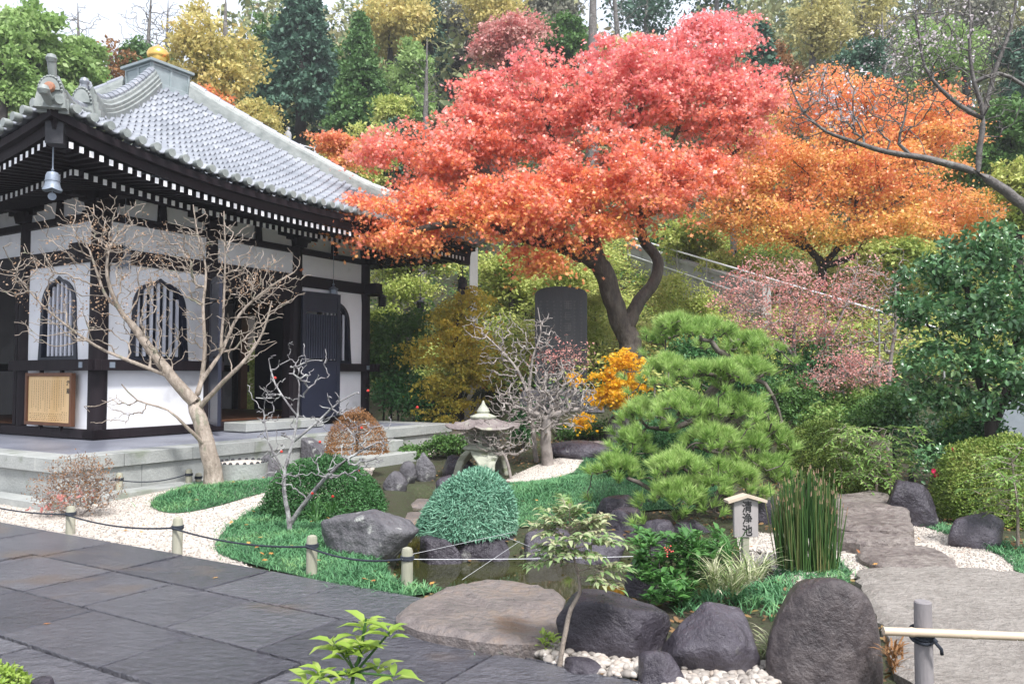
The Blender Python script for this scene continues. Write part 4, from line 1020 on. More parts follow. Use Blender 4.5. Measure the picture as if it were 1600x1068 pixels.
grains([[p for p in g1 if p[1] < 60], g4, g2], [520, 900, 300], (.007, .013))
def pebbles(polys, n, name='white_pebbles', r0=(.014, .034)):
    bm = bmesh.new(); bmesh.ops.create_icosphere(bm, subdivisions=2, radius=1); tv = np.array([v.co[:] for v in bm.verts]); tf = np.array([[q.index for q in f.verts] for f in bm.faces]); bm.free()
    Vs, Ls, Sz, b0 = [], [], [], 0
    for poly, cnt in zip(polys, n):
        X, Y = sample_poly(poly, 2500); k = rng.permutation(len(X))[:cnt]
        for x, y in zip(X[k], Y[k]):
            s = rng.uniform(*r0); q = tv * np.array([s, s * rng.uniform(.6, .95), s * rng.uniform(.5, .75)]); q = q * (1 + .10 * noise3(tv, 2.5, int(rng.integers(1e6)), 2))[:, None]
            t = rng.uniform(0, 6.28); q = np.stack([q[:, 0] * math.cos(t) - q[:, 1] * math.sin(t), q[:, 0] * math.sin(t) + q[:, 1] * math.cos(t), q[:, 2]], 1)
            Vs.append(q + np.array([x, y, Hs(x, y) + .02 + rng.uniform(0, .03)])); Ls.append(tf.ravel() + b0); b0 += len(tv); Sz.append(np.full(len(tf), 3))
    tag(np_obj(name, np.concatenate(Vs), np.concatenate(Ls), np.concatenate(Sz), M['pebble'], smooth=True), kind='stuff')
pebbles([pxpoly([(632, 990), (650, 985), (728, 1010), (722, 1020), (650, 1002)]), pxpoly([(835, 1030), (850, 1005), (880, 1000), (925, 1030), (1010, 1012), (1010, 1070), (940, 1062), (870, 1046)]), pxpoly([(1060, 1068), (1080, 1035), (1215, 1050), (1225, 1100), (1000, 1100)])], [110, 760, 640])
sheet('soil_bed', pxpoly([(835, 1038), (850, 1000), (900, 990), (1220, 1000), (1400, 1060), (1400, 1130), (1000, 1130), (985, 1074)]), .012, M['soil'])

# ------------------------------------------------------------------ posts, ropes, rail, sign
def rope_post(px, ytop, ybot, label, z=0.0, r=.043, group='short rope posts along the paving', mat='post'):
    g = G(px, ybot, z); hh = (ybot - ytop) * g[1] / FPX
    t = empty('rope_post', (g[0], g[1], z - .02), rng.uniform(0, 3), label, 'post', group)
    b = MB(); b.lathe([(r, -.1), (r * 1.02, hh * .5), (r * .98, hh - .01), (r * .8, hh + .01), (r * .3, hh + .018)], n=14); b.build('post_shaft', M[mat], t, smooth=True)
    b = MB()
    for j in range(3): b.tube([((r + .004) * math.cos(a), (r + .004) * math.sin(a), hh * .80 + j * .011 - .01) for a in np.linspace(0, 2 * math.pi, 17)], .007, 5, cap=False)
    b.build('rope_binding', M['rope'], t)
    return np.array([g[0], g[1], z - .02 + hh * .80])
A0 = rope_post(110, 790, 836, 'leftmost rope post in front of the red-leaved twiggy bush')
A1 = rope_post(277, 808, 869, 'rope post standing at the edge of white gravel and paving')
A2 = rope_post(487, 836, 900, 'rope post beside the lichened sapling on the moss')
A3 = rope_post(636, 855, 919, 'rope post at the moss tip in front of the dappled boulder')
B0 = rope_post(186, 738, 778, 'mossy rope post behind the red-leaved twiggy bush near the platform')
B1 = rope_post(295, 732, 766, 'greenish rope post left of the bare tree trunk near the platform')
B2 = rope_post(310, 738, 764, 'short stubby post touching the bare tree trunk near the platform')
AL = np.array([A0[0] - 1.8, A0[1] + 1.1, A0[2]])
def rope(pts, r, label, mat, sag=.05, name='rope', cat='rope'):
    b = MB(); path = []
    for p, q in zip(pts[:-1], pts[1:]):
        p, q = np.array(p), np.array(q)
        for j in range(12): t = j / 12; x = p * (1 - t) + q * t; x[2] -= sag * 4 * t * (1 - t); path.append(x)
    path.append(np.array(pts[-1])); b.tube(path, r, 6); return tag(b.build(name, M[mat], smooth='all'), label, cat)
off = np.array([-.03, -.043, 0])
rope([AL + off, A0 + off, A1 + off, A2 + off, A3 + off], .0085, 'dark rope strung along the four posts at the paving edge', 'rope')
rope([np.array([B0[0] - 2.2, B0[1] + .3, B0[2]]), B0 + off, B1 + off], .008, 'dark rope strung along the posts in front of the platform', 'rope', .06)
E0 = P(1004, 868, 6.9)
rope([A3 + off, E0], .0026, 'thin white cord stretched from the last post low across the pond', 'cord', .01, 'cord', 'cord')
rope([A3 + np.array([0, 0, .02]), P(806, 830, 7.7)], .0013, 'thin pale line rising from the last post to the juniper', 'cord', .0, 'cord', 'cord')
rope([P(770, 830, 7.8), P(850, 862, 7.0)], .0013, 'thin pale line hanging from the juniper over the pond', 'cord', .0, 'cord', 'cord')
rope([P(722, 905, 6.2), P(812, 845, 7.6)], .0013, 'thin pale line crossing the pond from the brown flagstone', 'cord', .0, 'cord', 'cord')
# bamboo rail
gp = P(1445, 1110, 3.75)
t = empty('rail_post', (gp[0], gp[1], 0), 0, 'grey weathered log post carrying the bamboo rail', 'post')
b = MB(); tz = P(1445, 938, 3.75)[2]; b.lathe([(.040, -.1), (.040, .3), (.038, tz - .006), (.033, tz)], n=18); b.build('post_shaft', M['post_dark'], t, smooth=True)
p0, p1 = P(1380, 985, 3.70), P(1760, 1000, 3.66)
b = MB(); path = [p0 + (p1 - p0) * u for u in np.linspace(0, 1, 60)]; b.tube(path, [.019 + (.0035 if i_ % 15 == 7 else 0) for i_ in range(60)], 12)
tag(b.build('bamboo_rail', M['bamboo'], smooth=True), 'pale bamboo pole tied across the log post', 'rail')
b = MB(); c = P(1445, 990, 3.72)
for dz in (-.028, -.012, .004): b.tube([(c[0] + .047 * math.cos(a), 3.75 + .047 * math.sin(a), c[2] + dz + .012 * math.sin(a)) for a in np.linspace(0, 6.283, 21)], .0085, 6, cap=False)
b.tube([(c[0] + .02, c[1] - .05, c[2] - .02), (c[0] + .045, c[1] - .055, c[2] - .05), (c[0] + .05, c[1] - .05, c[2] - .075)], .008, 6)
b.lathe([(0, -.014), (.014, 0), (0, .014)], (c[0] + .022, c[1] - .047, c[2] - .015), 8)
tag(b.build('rope_lashing', M['rope'], smooth='all'), 'black rope lashing knotted where bamboo meets the log post', 'rope')
# stump of a post at the lower left
gp = P(66, 1062, 3.9)
t = empty('low_post', (gp[0], gp[1], 0), 0, 'low dark round-topped post at the bottom left corner beside bright leaves', 'post')
b = MB(); b.lathe([(.055, -.1), (.055, .10), (.045, .135), (.02, .145)], n=16); b.build('post_shaft', M['rock'], t, smooth=True)

# wooden pond sign
sg = P(1166, 900, 6.55); s0 = empty('pond_sign', (sg[0], sg[1], 0), R(5), 'bleached wooden sign with little gabled roof naming the pond', 'sign')
zt, zb_ = P(1160, 782, 6.55)[2], P(1160, 838, 6.55)[2]
b = MB(); b.box((0, .02, (zb_ + .0) / 2 - .03), (.055, .05, zb_ + .1)); b.build('sign_post', M['post'], s0, bevel=.004)
b = MB(); b.prism([(-.102, zb_), (.098, zb_), (.102, zt), (0, zt + .03), (-.102, zt)], lambda a, z, c: (a, c - .018, z), .034); b.build('board', M['signwood'], s0, bevel=.003)
b = MB()
for sx in (-1, 1): b.prism([(0, zt + .034), (sx * .16, zt - .012), (sx * .165, zt + .010), (0, zt + .058)], lambda a, z, c: (a, c - .055, z), .11)
b.build('sign_roof', M['signroof'], s0)
hh = (zt - zb_) / 3.05
for n_, s_ in enumerate('清浄池'):
    me = txt(s_, hh * 1.02, lambda x, y, c, n_=n_: (x * .88 + .006, -.0205, zt - .004 - hh * (n_ + .5) + y), 'lettering', M['ink'], s0, extra=.0022); link(bpy.data.objects.new('lettering', me), s0)

# snow-viewing stone lantern
lg = P(755, 738, 12.4); ln0 = empty('stone_lantern', (lg[0], lg[1], Hs(lg[0], lg[1])), .35, 'mossy pale stone lantern on arched legs with wide hexagonal roof', 'stone lantern')
SL = 12.4 / FPX
b = MB(); b.lathe([(.26, .52), (.30, .50), (.34, .46), (.30, .44), (.20, .43)], n=6); b.build('platform', M['lantern'], ln0)
for j in range(3):
    t0 = j * 2 * math.pi / 3 + .35; b = MB(); V = []
    for z, r_, wd in ((-.05, .44, .11), (.12, .40, .11), (.26, .34, .13), (.36, .25, .20), (.44, .16, .22)):
        c = np.array([math.cos(t0), math.sin(t0)]); s = np.array([-c[1], c[0]])
        for rr, ss in ((r_ - .07, -wd), (r_ + .05, -wd), (r_ + .05, wd), (r_ - .07, wd)): q = c * rr + s * ss; V.append((q[0], q[1], z))
    b.add(V, [(i_ * 4 + k_, i_ * 4 + (k_ + 1) % 4, i_ * 4 + 4 + (k_ + 1) % 4, i_ * 4 + 4 + k_) for i_ in range(4) for k_ in range(4)] + [(3, 2, 1, 0), (16, 17, 18, 19)]); b.build('leg', M['lantern'], ln0, bevel=.012)
b = MB()
for j in range(6):
    t0 = j * math.pi / 3; b.box((.20 * math.cos(t0), .20 * math.sin(t0), .62), (.07, .07, .22), t0)
b.lathe([(.22, .50), (.23, .52), (.22, .545)], n=6); b.lathe([(.20, .70), (.23, .72), (.22, .745)], n=6); b.lathe([(.10, .52), (.10, .72)], n=6); b.build('fire_box', M['lantern'], ln0)
b = MB(); V = []; rings = [(.17, .93), (.30, .87), (.46, .815), (.60, .80), (.62, .775), (.58, .755), (.2, .74)]
for r_, z in rings:
    for j in range(36):
        t0 = j * math.pi / 18; a = (t0 % (math.pi / 3)) - math.pi / 6; rr = r_ * math.cos(math.pi / 6) / math.cos(a); up = .05 * (abs(a) / (math.pi / 6)) ** 4 * (r_ / .6) ** 2
        V.append((rr * math.cos(t0), rr * math.sin(t0), z + up))
b.add(V, [(i_ * 36 + j, i_ * 36 + (j + 1) % 36, (i_ + 1) * 36 + (j + 1) % 36, (i_ + 1) * 36 + j) for i_ in range(6) for j in range(36)] + [tuple(range(36)), tuple(6 * 36 + j for j in range(35, -1, -1))]); b.build('lantern_roof', M['lantern_roof'], ln0, smooth=True)
b = MB(); b.lathe([(.20, .92), (.21, .95), (.16, .97), (.09, 1.00), (.10, 1.03), (.075, 1.08), (.03, 1.14), (.012, 1.19), (.0, 1.20)], n=18); b.build('finial', M['lantern'], ln0, smooth=True)

# stele
st = P(877, 640, 16.6); sz = Hs(st[0], st[1]); s1 = empty('stone_stele', (st[0], st[1], sz - .1), R(-4), 'tall dark stone stele with rounded shoulders and worn carved columns', 'stele')
sw, sh = 81 * 16.6 / FPX, float(P(877, 449, 16.6)[2]) - sz + .1
b = MB(); out_ = [(-sw / 2, 0), (sw / 2, 0), (sw / 2, sh - .14), (sw / 2 - .05, sh - .08)] + [(sw / 2 * math.cos(a) * .85, sh - .08 + .09 * math.sin(a)) for a in np.linspace(.25, math.pi - .25, 9)] + [(-sw / 2 + .05, sh - .08), (-sw / 2, sh - .14)]
b.prism(out_, lambda a, z, c: (a, c - .13, z), .26)
for cI in range(7):
    a = .42 - cI * .14; z = sh - .28; big = cI == 2
    while z > (sh - 1.5 if not big else sh - 1.75):
        gh = .20 if big else rng.uniform(.045, .06); gw = .17 if big else .05
        for q in range(4): b.box((a + rng.uniform(-.01, .01), -.1325, z - gh * (q + .5) / 4.2), (gw * rng.uniform(.45, 1), .004, gh * .07), m=1)
        for q in range(2): b.box((a + rng.uniform(-.3, .3) * gw, -.132, z - gh / 2), (gw * .09, .004, gh * rng.uniform(.5, .9)), m=1)
        z -= gh + (.03 if big else .022)
b.build('slab', [M['stele'], M['carve']], s1)
b = MB(); b.box((0, .05, -.05), (sw + .7, .9, .5), taper=.9); b.build('base', M['rock_grey'], s1, bevel=.05)

# drum-shaped stone basin by the bare tree
bs = P(378, 748, 11.05); b0 = empty('stone_basin', (bs[0], bs[1], Hs(bs[0], bs[1]) - .03), 0, 'squat stone drum filled with white gravel and studded round its rim beside the bare tree', 'basin')
b = MB(); b.lathe([(.33, -.05), (.34, .25), (.35, .30), (.30, .30), (.30, .27)], n=26)
for j in range(22): a = j * 2 * math.pi / 22; b.lathe([(.022, .295), (.026, .31), (.012, .328)], (.325 * math.cos(a), .325 * math.sin(a), 0), 7, m=1)
b.build('drum', [M['platform'], M['bronze_dark']], b0, smooth=True)
b = MB(); b.lathe([(.30, .28), (.28, .30), (.15, .315), (.0, .32)], n=20); b.build('gravel_fill', M['gravel'], b0)
# natural stones left by the steps
rock('rounded buff stone at the foot of the platform steps', *(P(420, 712, 11.6)[:2]), (.50, .4, .42), 131, mat='rock_grey', rough=.04)

# marker stone at the right edge
mk = P(1580, 690, 12.0); m0 = empty('marker_stone', (mk[0], mk[1], Hs(mk[0], mk[1])), R(-12), 'pale blue-grey marker stone behind the camellia trunks', 'marker stone')
mz = float(P(1580, 627, 12.0)[2]) - Hs(mk[0], mk[1]); b = MB(); b.prism([(-.2, 0), (.2, 0), (.19, mz - .03), (.12, mz), (-.12, mz), (-.19, mz - .03)], lambda a, z, c: (a, c - .07, z), .14); b.build('slab', M['steel'], m0, bevel=.015)
b = MB(); b.box((0, 0, .02), (.6, .35, .16)); b.build('base', M['rock_grey'], m0, bevel=.02)

# concrete retaining wall and hand rail on the slope
wa, wb = P(985, 372, 26.5), P(1480, 520, 14.8)
ww_ = empty('retaining_wall', (wa[0], wa[1], 0), 0, 'stained grey concrete retaining wall climbing the slope behind the trees', 'wall')
b = MB(); n = 16; pts = [wa + (wb - wa) * t for t in np.linspace(0, 1, n + 1)]; d_ = unit(wb - wa); sd_ = unit(np.array([-d_[1], d_[0], 0]))
for i_ in range(9):
    p, q = pts[i_] - wa, pts[i_ + 1] - wa; V = []
    for r_, yy in ((p, 0), (q, 0)):
        for o_ in (0, .25):
            z1 = wa[2] + r_[2] - .28; z0_ = z1 - 2.2; c = r_ + sd_ * o_; V += [(c[0], c[1], z0_), (c[0], c[1], z1)]
    b.add(V, [(0, 4, 5, 1), (2, 3, 7, 6), (1, 5, 7, 3), (0, 1, 3, 2), (4, 6, 7, 5)])
b.build('wall_body', M['concrete'], ww_)
b = MB()
for i_ in range(9):
    p, q = pts[i_] - wa + sd_ * .125, pts[i_ + 1] - wa + sd_ * .125; mid = (p + q) / 2; L = np.linalg.norm((q - p)[:2]); sl_ = math.atan2(q[2] - p[2], L); a = math.atan2(q[1] - p[1], q[0] - p[0])
    b.box((mid[0], mid[1], wa[2] + mid[2] - .24), (L / math.cos(sl_) - .01, .33, .09), a, M=Matrix.Rotation(-sl_, 3, 'Y'))
b.build('coping', M['concrete'], ww_)
hr_ = empty('hand_rail', (wa[0], wa[1], 0), 0, 'long pale pipe hand rail running down along the retaining wall', 'railing')
b = MB(); b.tube([p - wa + np.array([0, 0, wa[2] + .05]) - sd_ * .1 for p in pts], .026, 8); b.build('top_rail', M['rail'], hr_, smooth=True)
b = MB(); b.tube([p - wa + np.array([0, 0, wa[2] - .55]) - sd_ * .1 for p in pts[:9]], .02, 6); b.build('lower_rail', M['rail'], hr_, smooth=True)
for i_ in range(0, n + 1, 2):
    p = pts[i_] - wa - sd_ * .1; b = MB(); b.tube([(p[0], p[1], wa[2] + p[2] - 1.6), (p[0], p[1], wa[2] + p[2] + .05)], .018, 6); b.build('rail_post', M['concrete'], hr_)
# utility posts
for px, yt, yb, Y, wpx, lb in [(740, 385, 470, 21.5, 13, 'square weathered post standing behind the far roof corner'), (1147, 285, 440, 24.5, 9, 'slim grey post behind the red and orange maples')]:
    q = P(px, yb, Y); g = Hs(q[0], q[1]); z1 = float(P(px, yt, Y)[2]); b = MB(); s = wpx * Y / FPX; b.box((0, 0, (z1 - g) / 2 - .2), (s, s, z1 - g + .4)); b.box((0, 0, z1 - g + .03), (s * 1.25, s * 1.25, .06))
    o = b.build('utility_post', M['concrete'], bevel=.02); o.location = (q[0], q[1], g); tag(o, lb, 'post')
# statues and fence up on the slope
for px, yt, yb, Y, lb in [(450, 198, 226, 31, 'small pale stone statue standing above the roof ridge'), (503, 248, 268, 29, 'small pale stone statue lower on the slope beside the roof')]:
    q = P(px, yb, Y); hgt = (yb - yt) * Y / FPX; t = empty('stone_statue', tuple(q), 0, lb, 'statue')
    b = MB(); s = hgt; b.lathe([(.20 * s, -.3), (.21 * s, .02), (.17 * s, .10 * s), (.19 * s, .30 * s), (.20 * s, .55 * s), (.16 * s, .70 * s), (.07 * s, .76 * s), (.06 * s, .79 * s)], n=14); b.build('robed_body', M['jizo'], t, smooth=True)
    b = MB(); b.lathe([(.05 * s, .77 * s), (.10 * s, .83 * s), (.115 * s, .90 * s), (.08 * s, .97 * s), (0, 1.0 * s)], n=14); b.build('head', M['jizo'], t, smooth=True)
    b = MB(); b.box((0, 0, -.9), (.55 * s, .55 * s, 1.8)); b.build('pedestal', M['concrete'], t)
f0, f1 = P(405, 212, 31.5), P(492, 232, 30.0); fr_ = empty('slope_fence', tuple(f0), 0, 'thin grey railing on the slope above the tiled roof', 'railing')
for z in (0, -.35): b = MB(); b.tube([(0, 0, z), tuple(f1 - f0 + np.array([0, 0, z]))], .025, 6); b.build('rail_bar', M['rail'], fr_)
for t_ in np.linspace(0, 1, 5): q = (f1 - f0) * t_; b = MB(); b.tube([(q[0], q[1], q[2] - 2.0), (q[0], q[1], q[2] + .05)], .03, 6); b.build('fence_post', M['rail'], fr_)
# ------------------------------------------------------------------ plants
def plant(name, label, cat, x, y, z=None, group=None):
    return empty(name, (x, y, Hs(x, y) if z is None else z), 0, label, cat, group)
def tree(name, label, cat, trunk, radii, blobs, npads, per, pr, flat, L, mat, bark, limbs=(), kind='diamond', lw=.6, up=.55, droop=.25, tip=.006, seg=3, jit=.07, shell=.45, group=None, bare=0, sag=.0, crown='crown', pref=.15, expo=.5):
    base = np.asarray(trunk[0]); t = empty(name, tuple(base), 0, label, cat, group)
    s = Skel(); s.limb(trunk, radii)
    for pth, rd in limbs: s.limb(pth, rd)
    pads = in_blobs(blobs, npads, shell); allp = pads if not bare else np.concatenate([pads, in_blobs(blobs, bare, .6)])
    s.tie(allp, seg, jit, sag, pref); s.build('trunk', M[bark], t, tip, expo, base)
    if per:
        C, ax, nr, Ls, Ws = pad_leaves(pads, per, pr, flat, L, lw=lw, up=up, droop=droop)
        leaves_obj(crown, C, ax, nr, Ls, Ws, kind, M[mat], t, base)
    return t
def ground_pt(px, py, Y, dz=-.05):
    p = P(px, py, Y); p[2] = Hs(p[0], p[1]) + dz; return p

# --- the red maple
Y = 16.8
tb = ground_pt(985, 600, Y)
trunk = [tb, P(985, 545, Y), P(965, 490, Y), P(950, 440, Y - .1), P(935, 408, Y - .2), P(902, 392, Y - .35)]
limbs = [([P(975, 520, Y), P(1000, 470, Y + .1), P(1022, 440, Y + .15), P(1028, 405, Y + .2), P(1008, 380, Y + .2), P(1000, 340, Y + .2), P(1020, 280, Y + .3), P(1060, 200, Y + .4)], [.17, .15, .13, .12, .11, .09, .07, .05]),
         ([P(902, 392, Y - .35), P(868, 378, Y - .6), P(828, 372, Y - .9), P(770, 352, Y - 1.2), P(700, 350, Y - 1.4), P(640, 362, Y - 1.5)], [.20, .17, .14, .11, .08, .05]),
         ([P(935, 408, Y - .2), P(920, 360, Y - .2), P(905, 300, Y - .1), P(870, 240, Y), P(850, 170, Y + .1)], [.18, .14, .11, .08, .05]),
         ([P(868, 378, Y - .6), P(820, 320, Y - .5), P(760, 270, Y - .4), P(690, 240, Y - .3)], [.13, .10, .07, .045]),
         ([P(905, 300, Y - .1), P(960, 240, Y), P(1000, 170, Y + .2), P(1030, 110, Y + .3)], [.1, .08, .06, .04]),
         ([P(1000, 340, Y + .2), P(1060, 310, Y + .2), P(1120, 260, Y + .3), P(1170, 220, Y + .4)], [.08, .065, .05, .035])]
bl = [blob(640, 330, 110, 62, 15.9), blob(585, 225, 42, 42, 16.6, .6), blob(720, 235, 115, 85, 16.6), blob(845, 165, 135, 85, 17), blob(1000, 135, 125, 80, 17.1), blob(1090, 95, 80, 70, 17.2), blob(1135, 180, 75, 80, 17),
      blob(980, 275, 145, 80, 16.1), blob(835, 325, 130, 62, 15.6), blob(1080, 270, 85, 55, 16.4), blob(945, 365, 72, 38, 15.7), blob(625, 362, 75, 22, 15.4), blob(560, 335, 35, 30, 15.6, .6), blob(1190, 150, 30, 60, 17.2, .6), blob(1120, 40, 55, 35, 17.4, .6), blob(850, 400, 55, 22, 15.7, .5), blob(735, 325, 70, 30, 15.5, .7)]
tree('maple_tree', 'large spreading maple ablaze in red and coral above the stele', 'tree', trunk, [.30, .25, .215, .21, .21, .20], bl, 700, 165, .40, .25, .074, 'l_maple', 'bark_maple', limbs, kind='maple', lw=.95, up=.45, droop=.35, shell=.5, tip=.006)
# --- the orange maple on the right slope
Y = 22.0
tb = ground_pt(1285, 440, Y)
tree('maple_tree', 'orange multi-stemmed maple on the slope right of the red maple', 'tree', [tb, P(1283, 415, Y), P(1265, 390, Y), P(1245, 350, Y), P(1235, 300, Y)], [.14, .115, .09, .07, .05],
     [blob(1190, 265, 85, 62, Y), blob(1295, 160, 90, 60, Y + .8), blob(1330, 250, 125, 75, Y - .3), blob(1425, 200, 95, 62, Y + .6), blob(1450, 300, 105, 52, Y), blob(1540, 335, 52, 26, Y - .3), blob(1480, 350, 60, 24, Y - .6), blob(1225, 345, 100, 36, Y - .8), blob(1140, 320, 45, 50, Y), blob(1380, 345, 110, 30, Y - .9)], 460, 160, .58, .28, .085, 'l_orange', 'bark_dark',
     [([P(1283, 415, Y), P(1312, 385, Y), P(1330, 345, Y), P(1345, 280, Y)], [.10, .08, .06, .045]), ([P(1290, 415, Y - .2), P(1340, 395, Y - .3), P(1365, 345, Y - .3), P(1420, 300, Y - .3)], [.095, .08, .06, .04]), ([P(1265, 390, Y), P(1215, 365, Y - .4), P(1170, 330, Y - .5)], [.09, .07, .045])], lw=.72, up=.5, droop=.3, tip=.008)
# small red maple far behind
Y = 26
tb = ground_pt(800, 300, Y); tree('maple_tree', 'crimson maple top showing behind the left shoulder of the big red maple', 'tree', [tb, P(800, 200, Y), P(795, 90, Y)], [.2, .15, .08], [blob(790, 62, 52, 34, Y), blob(760, 75, 25, 18, Y), blob(820, 40, 25, 20, Y)], 80, 150, .5, .25, .10, 'l_pinkred', 'bark_dark', lw=.75)
Y = 25
tb = ground_pt(535, 330, Y); tree('maple_tree', 'small russet-orange maple peeping above the far end of the tiled roof', 'tree', [tb, P(535, 290, Y), P(530, 240, Y)], [.1, .08, .05], [blob(525, 225, 36, 22, Y), blob(540, 250, 25, 14, Y)], 45, 110, .35, .25, .09, 'l_orange', 'bark_dark', lw=.75)
# gold maple shrub
Y = 14.4
tb = ground_pt(985, 660, Y); tree('young_maple', 'small gold-leaved maple shrub at the foot of the red maple', 'shrub', [tb, P(985, 625, Y), P(975, 590, Y)], [.035, .03, .02], [blob(978, 572, 34, 28, Y), blob(965, 610, 46, 30, Y), blob(940, 620, 32, 18, Y), blob(915, 590, 25, 12, Y), blob(912, 655, 18, 12, Y - .2)], 85, 50, .16, .3, .058, 'l_gold', 'bark_dark', kind='maple', lw=.9, up=.4, tip=.003)
# olive-yellow maple beside the hall
Y = 18.4
tb = ground_pt(720, 680, Y); tree('maple_tree', 'olive-yellow layered maple between the hall corner and the stele', 'tree', [tb, P(718, 620, Y), P(712, 560, Y), P(715, 500, Y)], [.09, .08, .06, .04], [blob(705, 500, 55, 30, Y), blob(690, 545, 58, 35, Y - .2), blob(745, 555, 55, 40, Y), blob(700, 600, 60, 35, Y - .4), blob(765, 600, 40, 30, Y - .2), blob(690, 640, 38, 20, Y - .5), blob(735, 470, 40, 25, Y + .3)], 150, 110, .30, .18, .068, 'l_olivemaple', 'bark_dark', lw=.75, up=.5, droop=.35, tip=.004)

# --- bare smooth-barked tree in front of the hall
Y = 10.6
tb = ground_pt(336, 760, Y)
cm = [tb, P(332, 730, Y), P(322, 690, Y), P(312, 655, Y), P(303, 628, Y)]
lm = [([P(303, 628, Y), P(270, 590, Y - .1), P(235, 545, Y - .15), P(205, 505, Y - .2), P(185, 480, Y - .3), P(168, 430, Y - .4), P(172, 385, Y - .4), P(195, 355, Y - .3)], [.088, .074, .062, .048, .035, .025, .018, .011]),
      ([P(185, 480, Y - .3), P(165, 462, Y - .3), P(150, 420, Y - .3), P(140, 390, Y - .3)], [.03, .024, .018, .012]),
      ([P(270, 590, Y - .1), P(215, 568, Y - .3), P(165, 548, Y - .4), P(120, 520, Y - .6), P(70, 480, Y - .8), P(25, 430, Y - .9)], [.035, .03, .024, .019, .014, .009]),
      ([P(303, 628, Y), P(315, 595, Y + .1), P(320, 545, Y + .1), P(318, 480, Y + .1), P(322, 420, Y + .2), P(310, 370, Y + .2), P(302, 320, Y + .2)], [.05, .042, .032, .025, .018, .013, .009]),
      ([P(315, 595, Y + .1), P(345, 550, Y + .2), P(375, 490, Y + .3), P(420, 450, Y + .4), P(460, 425, Y + .5)], [.042, .034, .026, .018, .011]),
      ([P(308, 640, Y), P(350, 595, Y - .2), P(385, 560, Y - .3), P(410, 520, Y - .3), P(425, 470, Y - .3)], [.04, .032, .025, .018, .011]),
      ([P(345, 550, Y + .2), P(350, 470, Y + .2), P(352, 400, Y + .2), P(350, 330, Y + .2)], [.028, .02, .014, .009]),
      ([P(325, 700, Y), P(290, 665, Y - .3), P(262, 640, Y - .4), P(215, 625, Y - .5), P(190, 600, Y - .6)], [.032, .024, .018, .013, .008])]
t = tree('bare_tree', 'leafless smooth tan-barked tree spreading in front of the white hall wall', 'tree', cm, [.15, .118, .106, .10, .095], [blob(160, 360, 110, 55, Y - .3), blob(60, 430, 70, 60, Y - .8), blob(230, 420, 90, 60, Y), blob(330, 400, 85, 80, Y + .2), blob(420, 440, 70, 60, Y + .4), blob(110, 510, 90, 40, Y - .6), blob(380, 520, 60, 50, Y), blob(250, 520, 80, 50, Y - .2), blob(180, 640, 50, 30, Y - .5), blob(300, 370, 60, 40, Y)], 1500, 0, 0, 0, 0, None, 'bark_tan', lm, tip=.0044, seg=4, jit=.04, pref=.30, expo=.40)
pads = np.array([q for q in in_blobs([blob(160, 370, 110, 55, Y - .3), blob(60, 430, 65, 60, Y - .8), blob(240, 400, 90, 60, Y), blob(400, 440, 70, 60, Y + .3), blob(160, 470, 100, 50, Y - .5)], 380, .6)])
C, ax, nr, Ls, Ws = pad_leaves(pads, 5, .05, .8, .026, lw=.7, up=.0); leaves_obj('seed_heads', C, ax, nr, Ls, Ws, 'diamond', M['l_tan'], t, tb)
# --- lichen-covered sapling with little red fruit
Y = 8.15
tb = ground_pt(455, 830, Y); t = tree('lichened_sapling', 'crooked leafless sapling covered in white lichen on the moss bed', 'tree', [tb, P(450, 800, Y), P(444, 765, Y), P(446, 730, Y), P(458, 690, Y), P(465, 650, Y), P(468, 600, Y)], [.034, .03, .026, .023, .02, .016, .010],
     [blob(470, 570, 55, 40, Y), blob(430, 620, 60, 40, Y), blob(520, 640, 50, 40, Y), blob(590, 690, 50, 45, Y - .2), blob(540, 720, 60, 35, Y - .2), blob(430, 690, 30, 50, Y), blob(450, 740, 50, 30, Y)], 230, 0, 0, 0, 0, None, 'bark_lichen',
     [([P(455, 815, Y), P(480, 780, Y - .1), P(510, 745, Y - .2), P(545, 715, Y - .3), P(590, 690, Y - .3)], [.03, .026, .02, .014, .008]), ([P(458, 690, Y), P(500, 655, Y), P(530, 628, Y + .1), P(560, 612, Y + .1)], [.016, .013, .010, .006]), ([P(465, 650, Y), P(430, 600, Y + .1), P(420, 560, Y + .1)], [.014, .011, .007]), ([P(446, 740, Y), P(420, 690, Y - .1), P(412, 640, Y - .1)], [.014, .011, .007])], tip=.0050, seg=4, jit=.10, pref=.1)
for px, py in ((430, 590), (565, 668), (440, 705), (500, 690), (575, 610), (652, 636), (488, 770), (520, 775), (560, 735)): q = P(px, py, Y - .15) - tb; b = MB(); b.lathe([(0, -.016), (.014, -.006), (.014, .006), (0, .016)], tuple(q), 8); b.build('fruit', M['berry'], t, smooth=True)
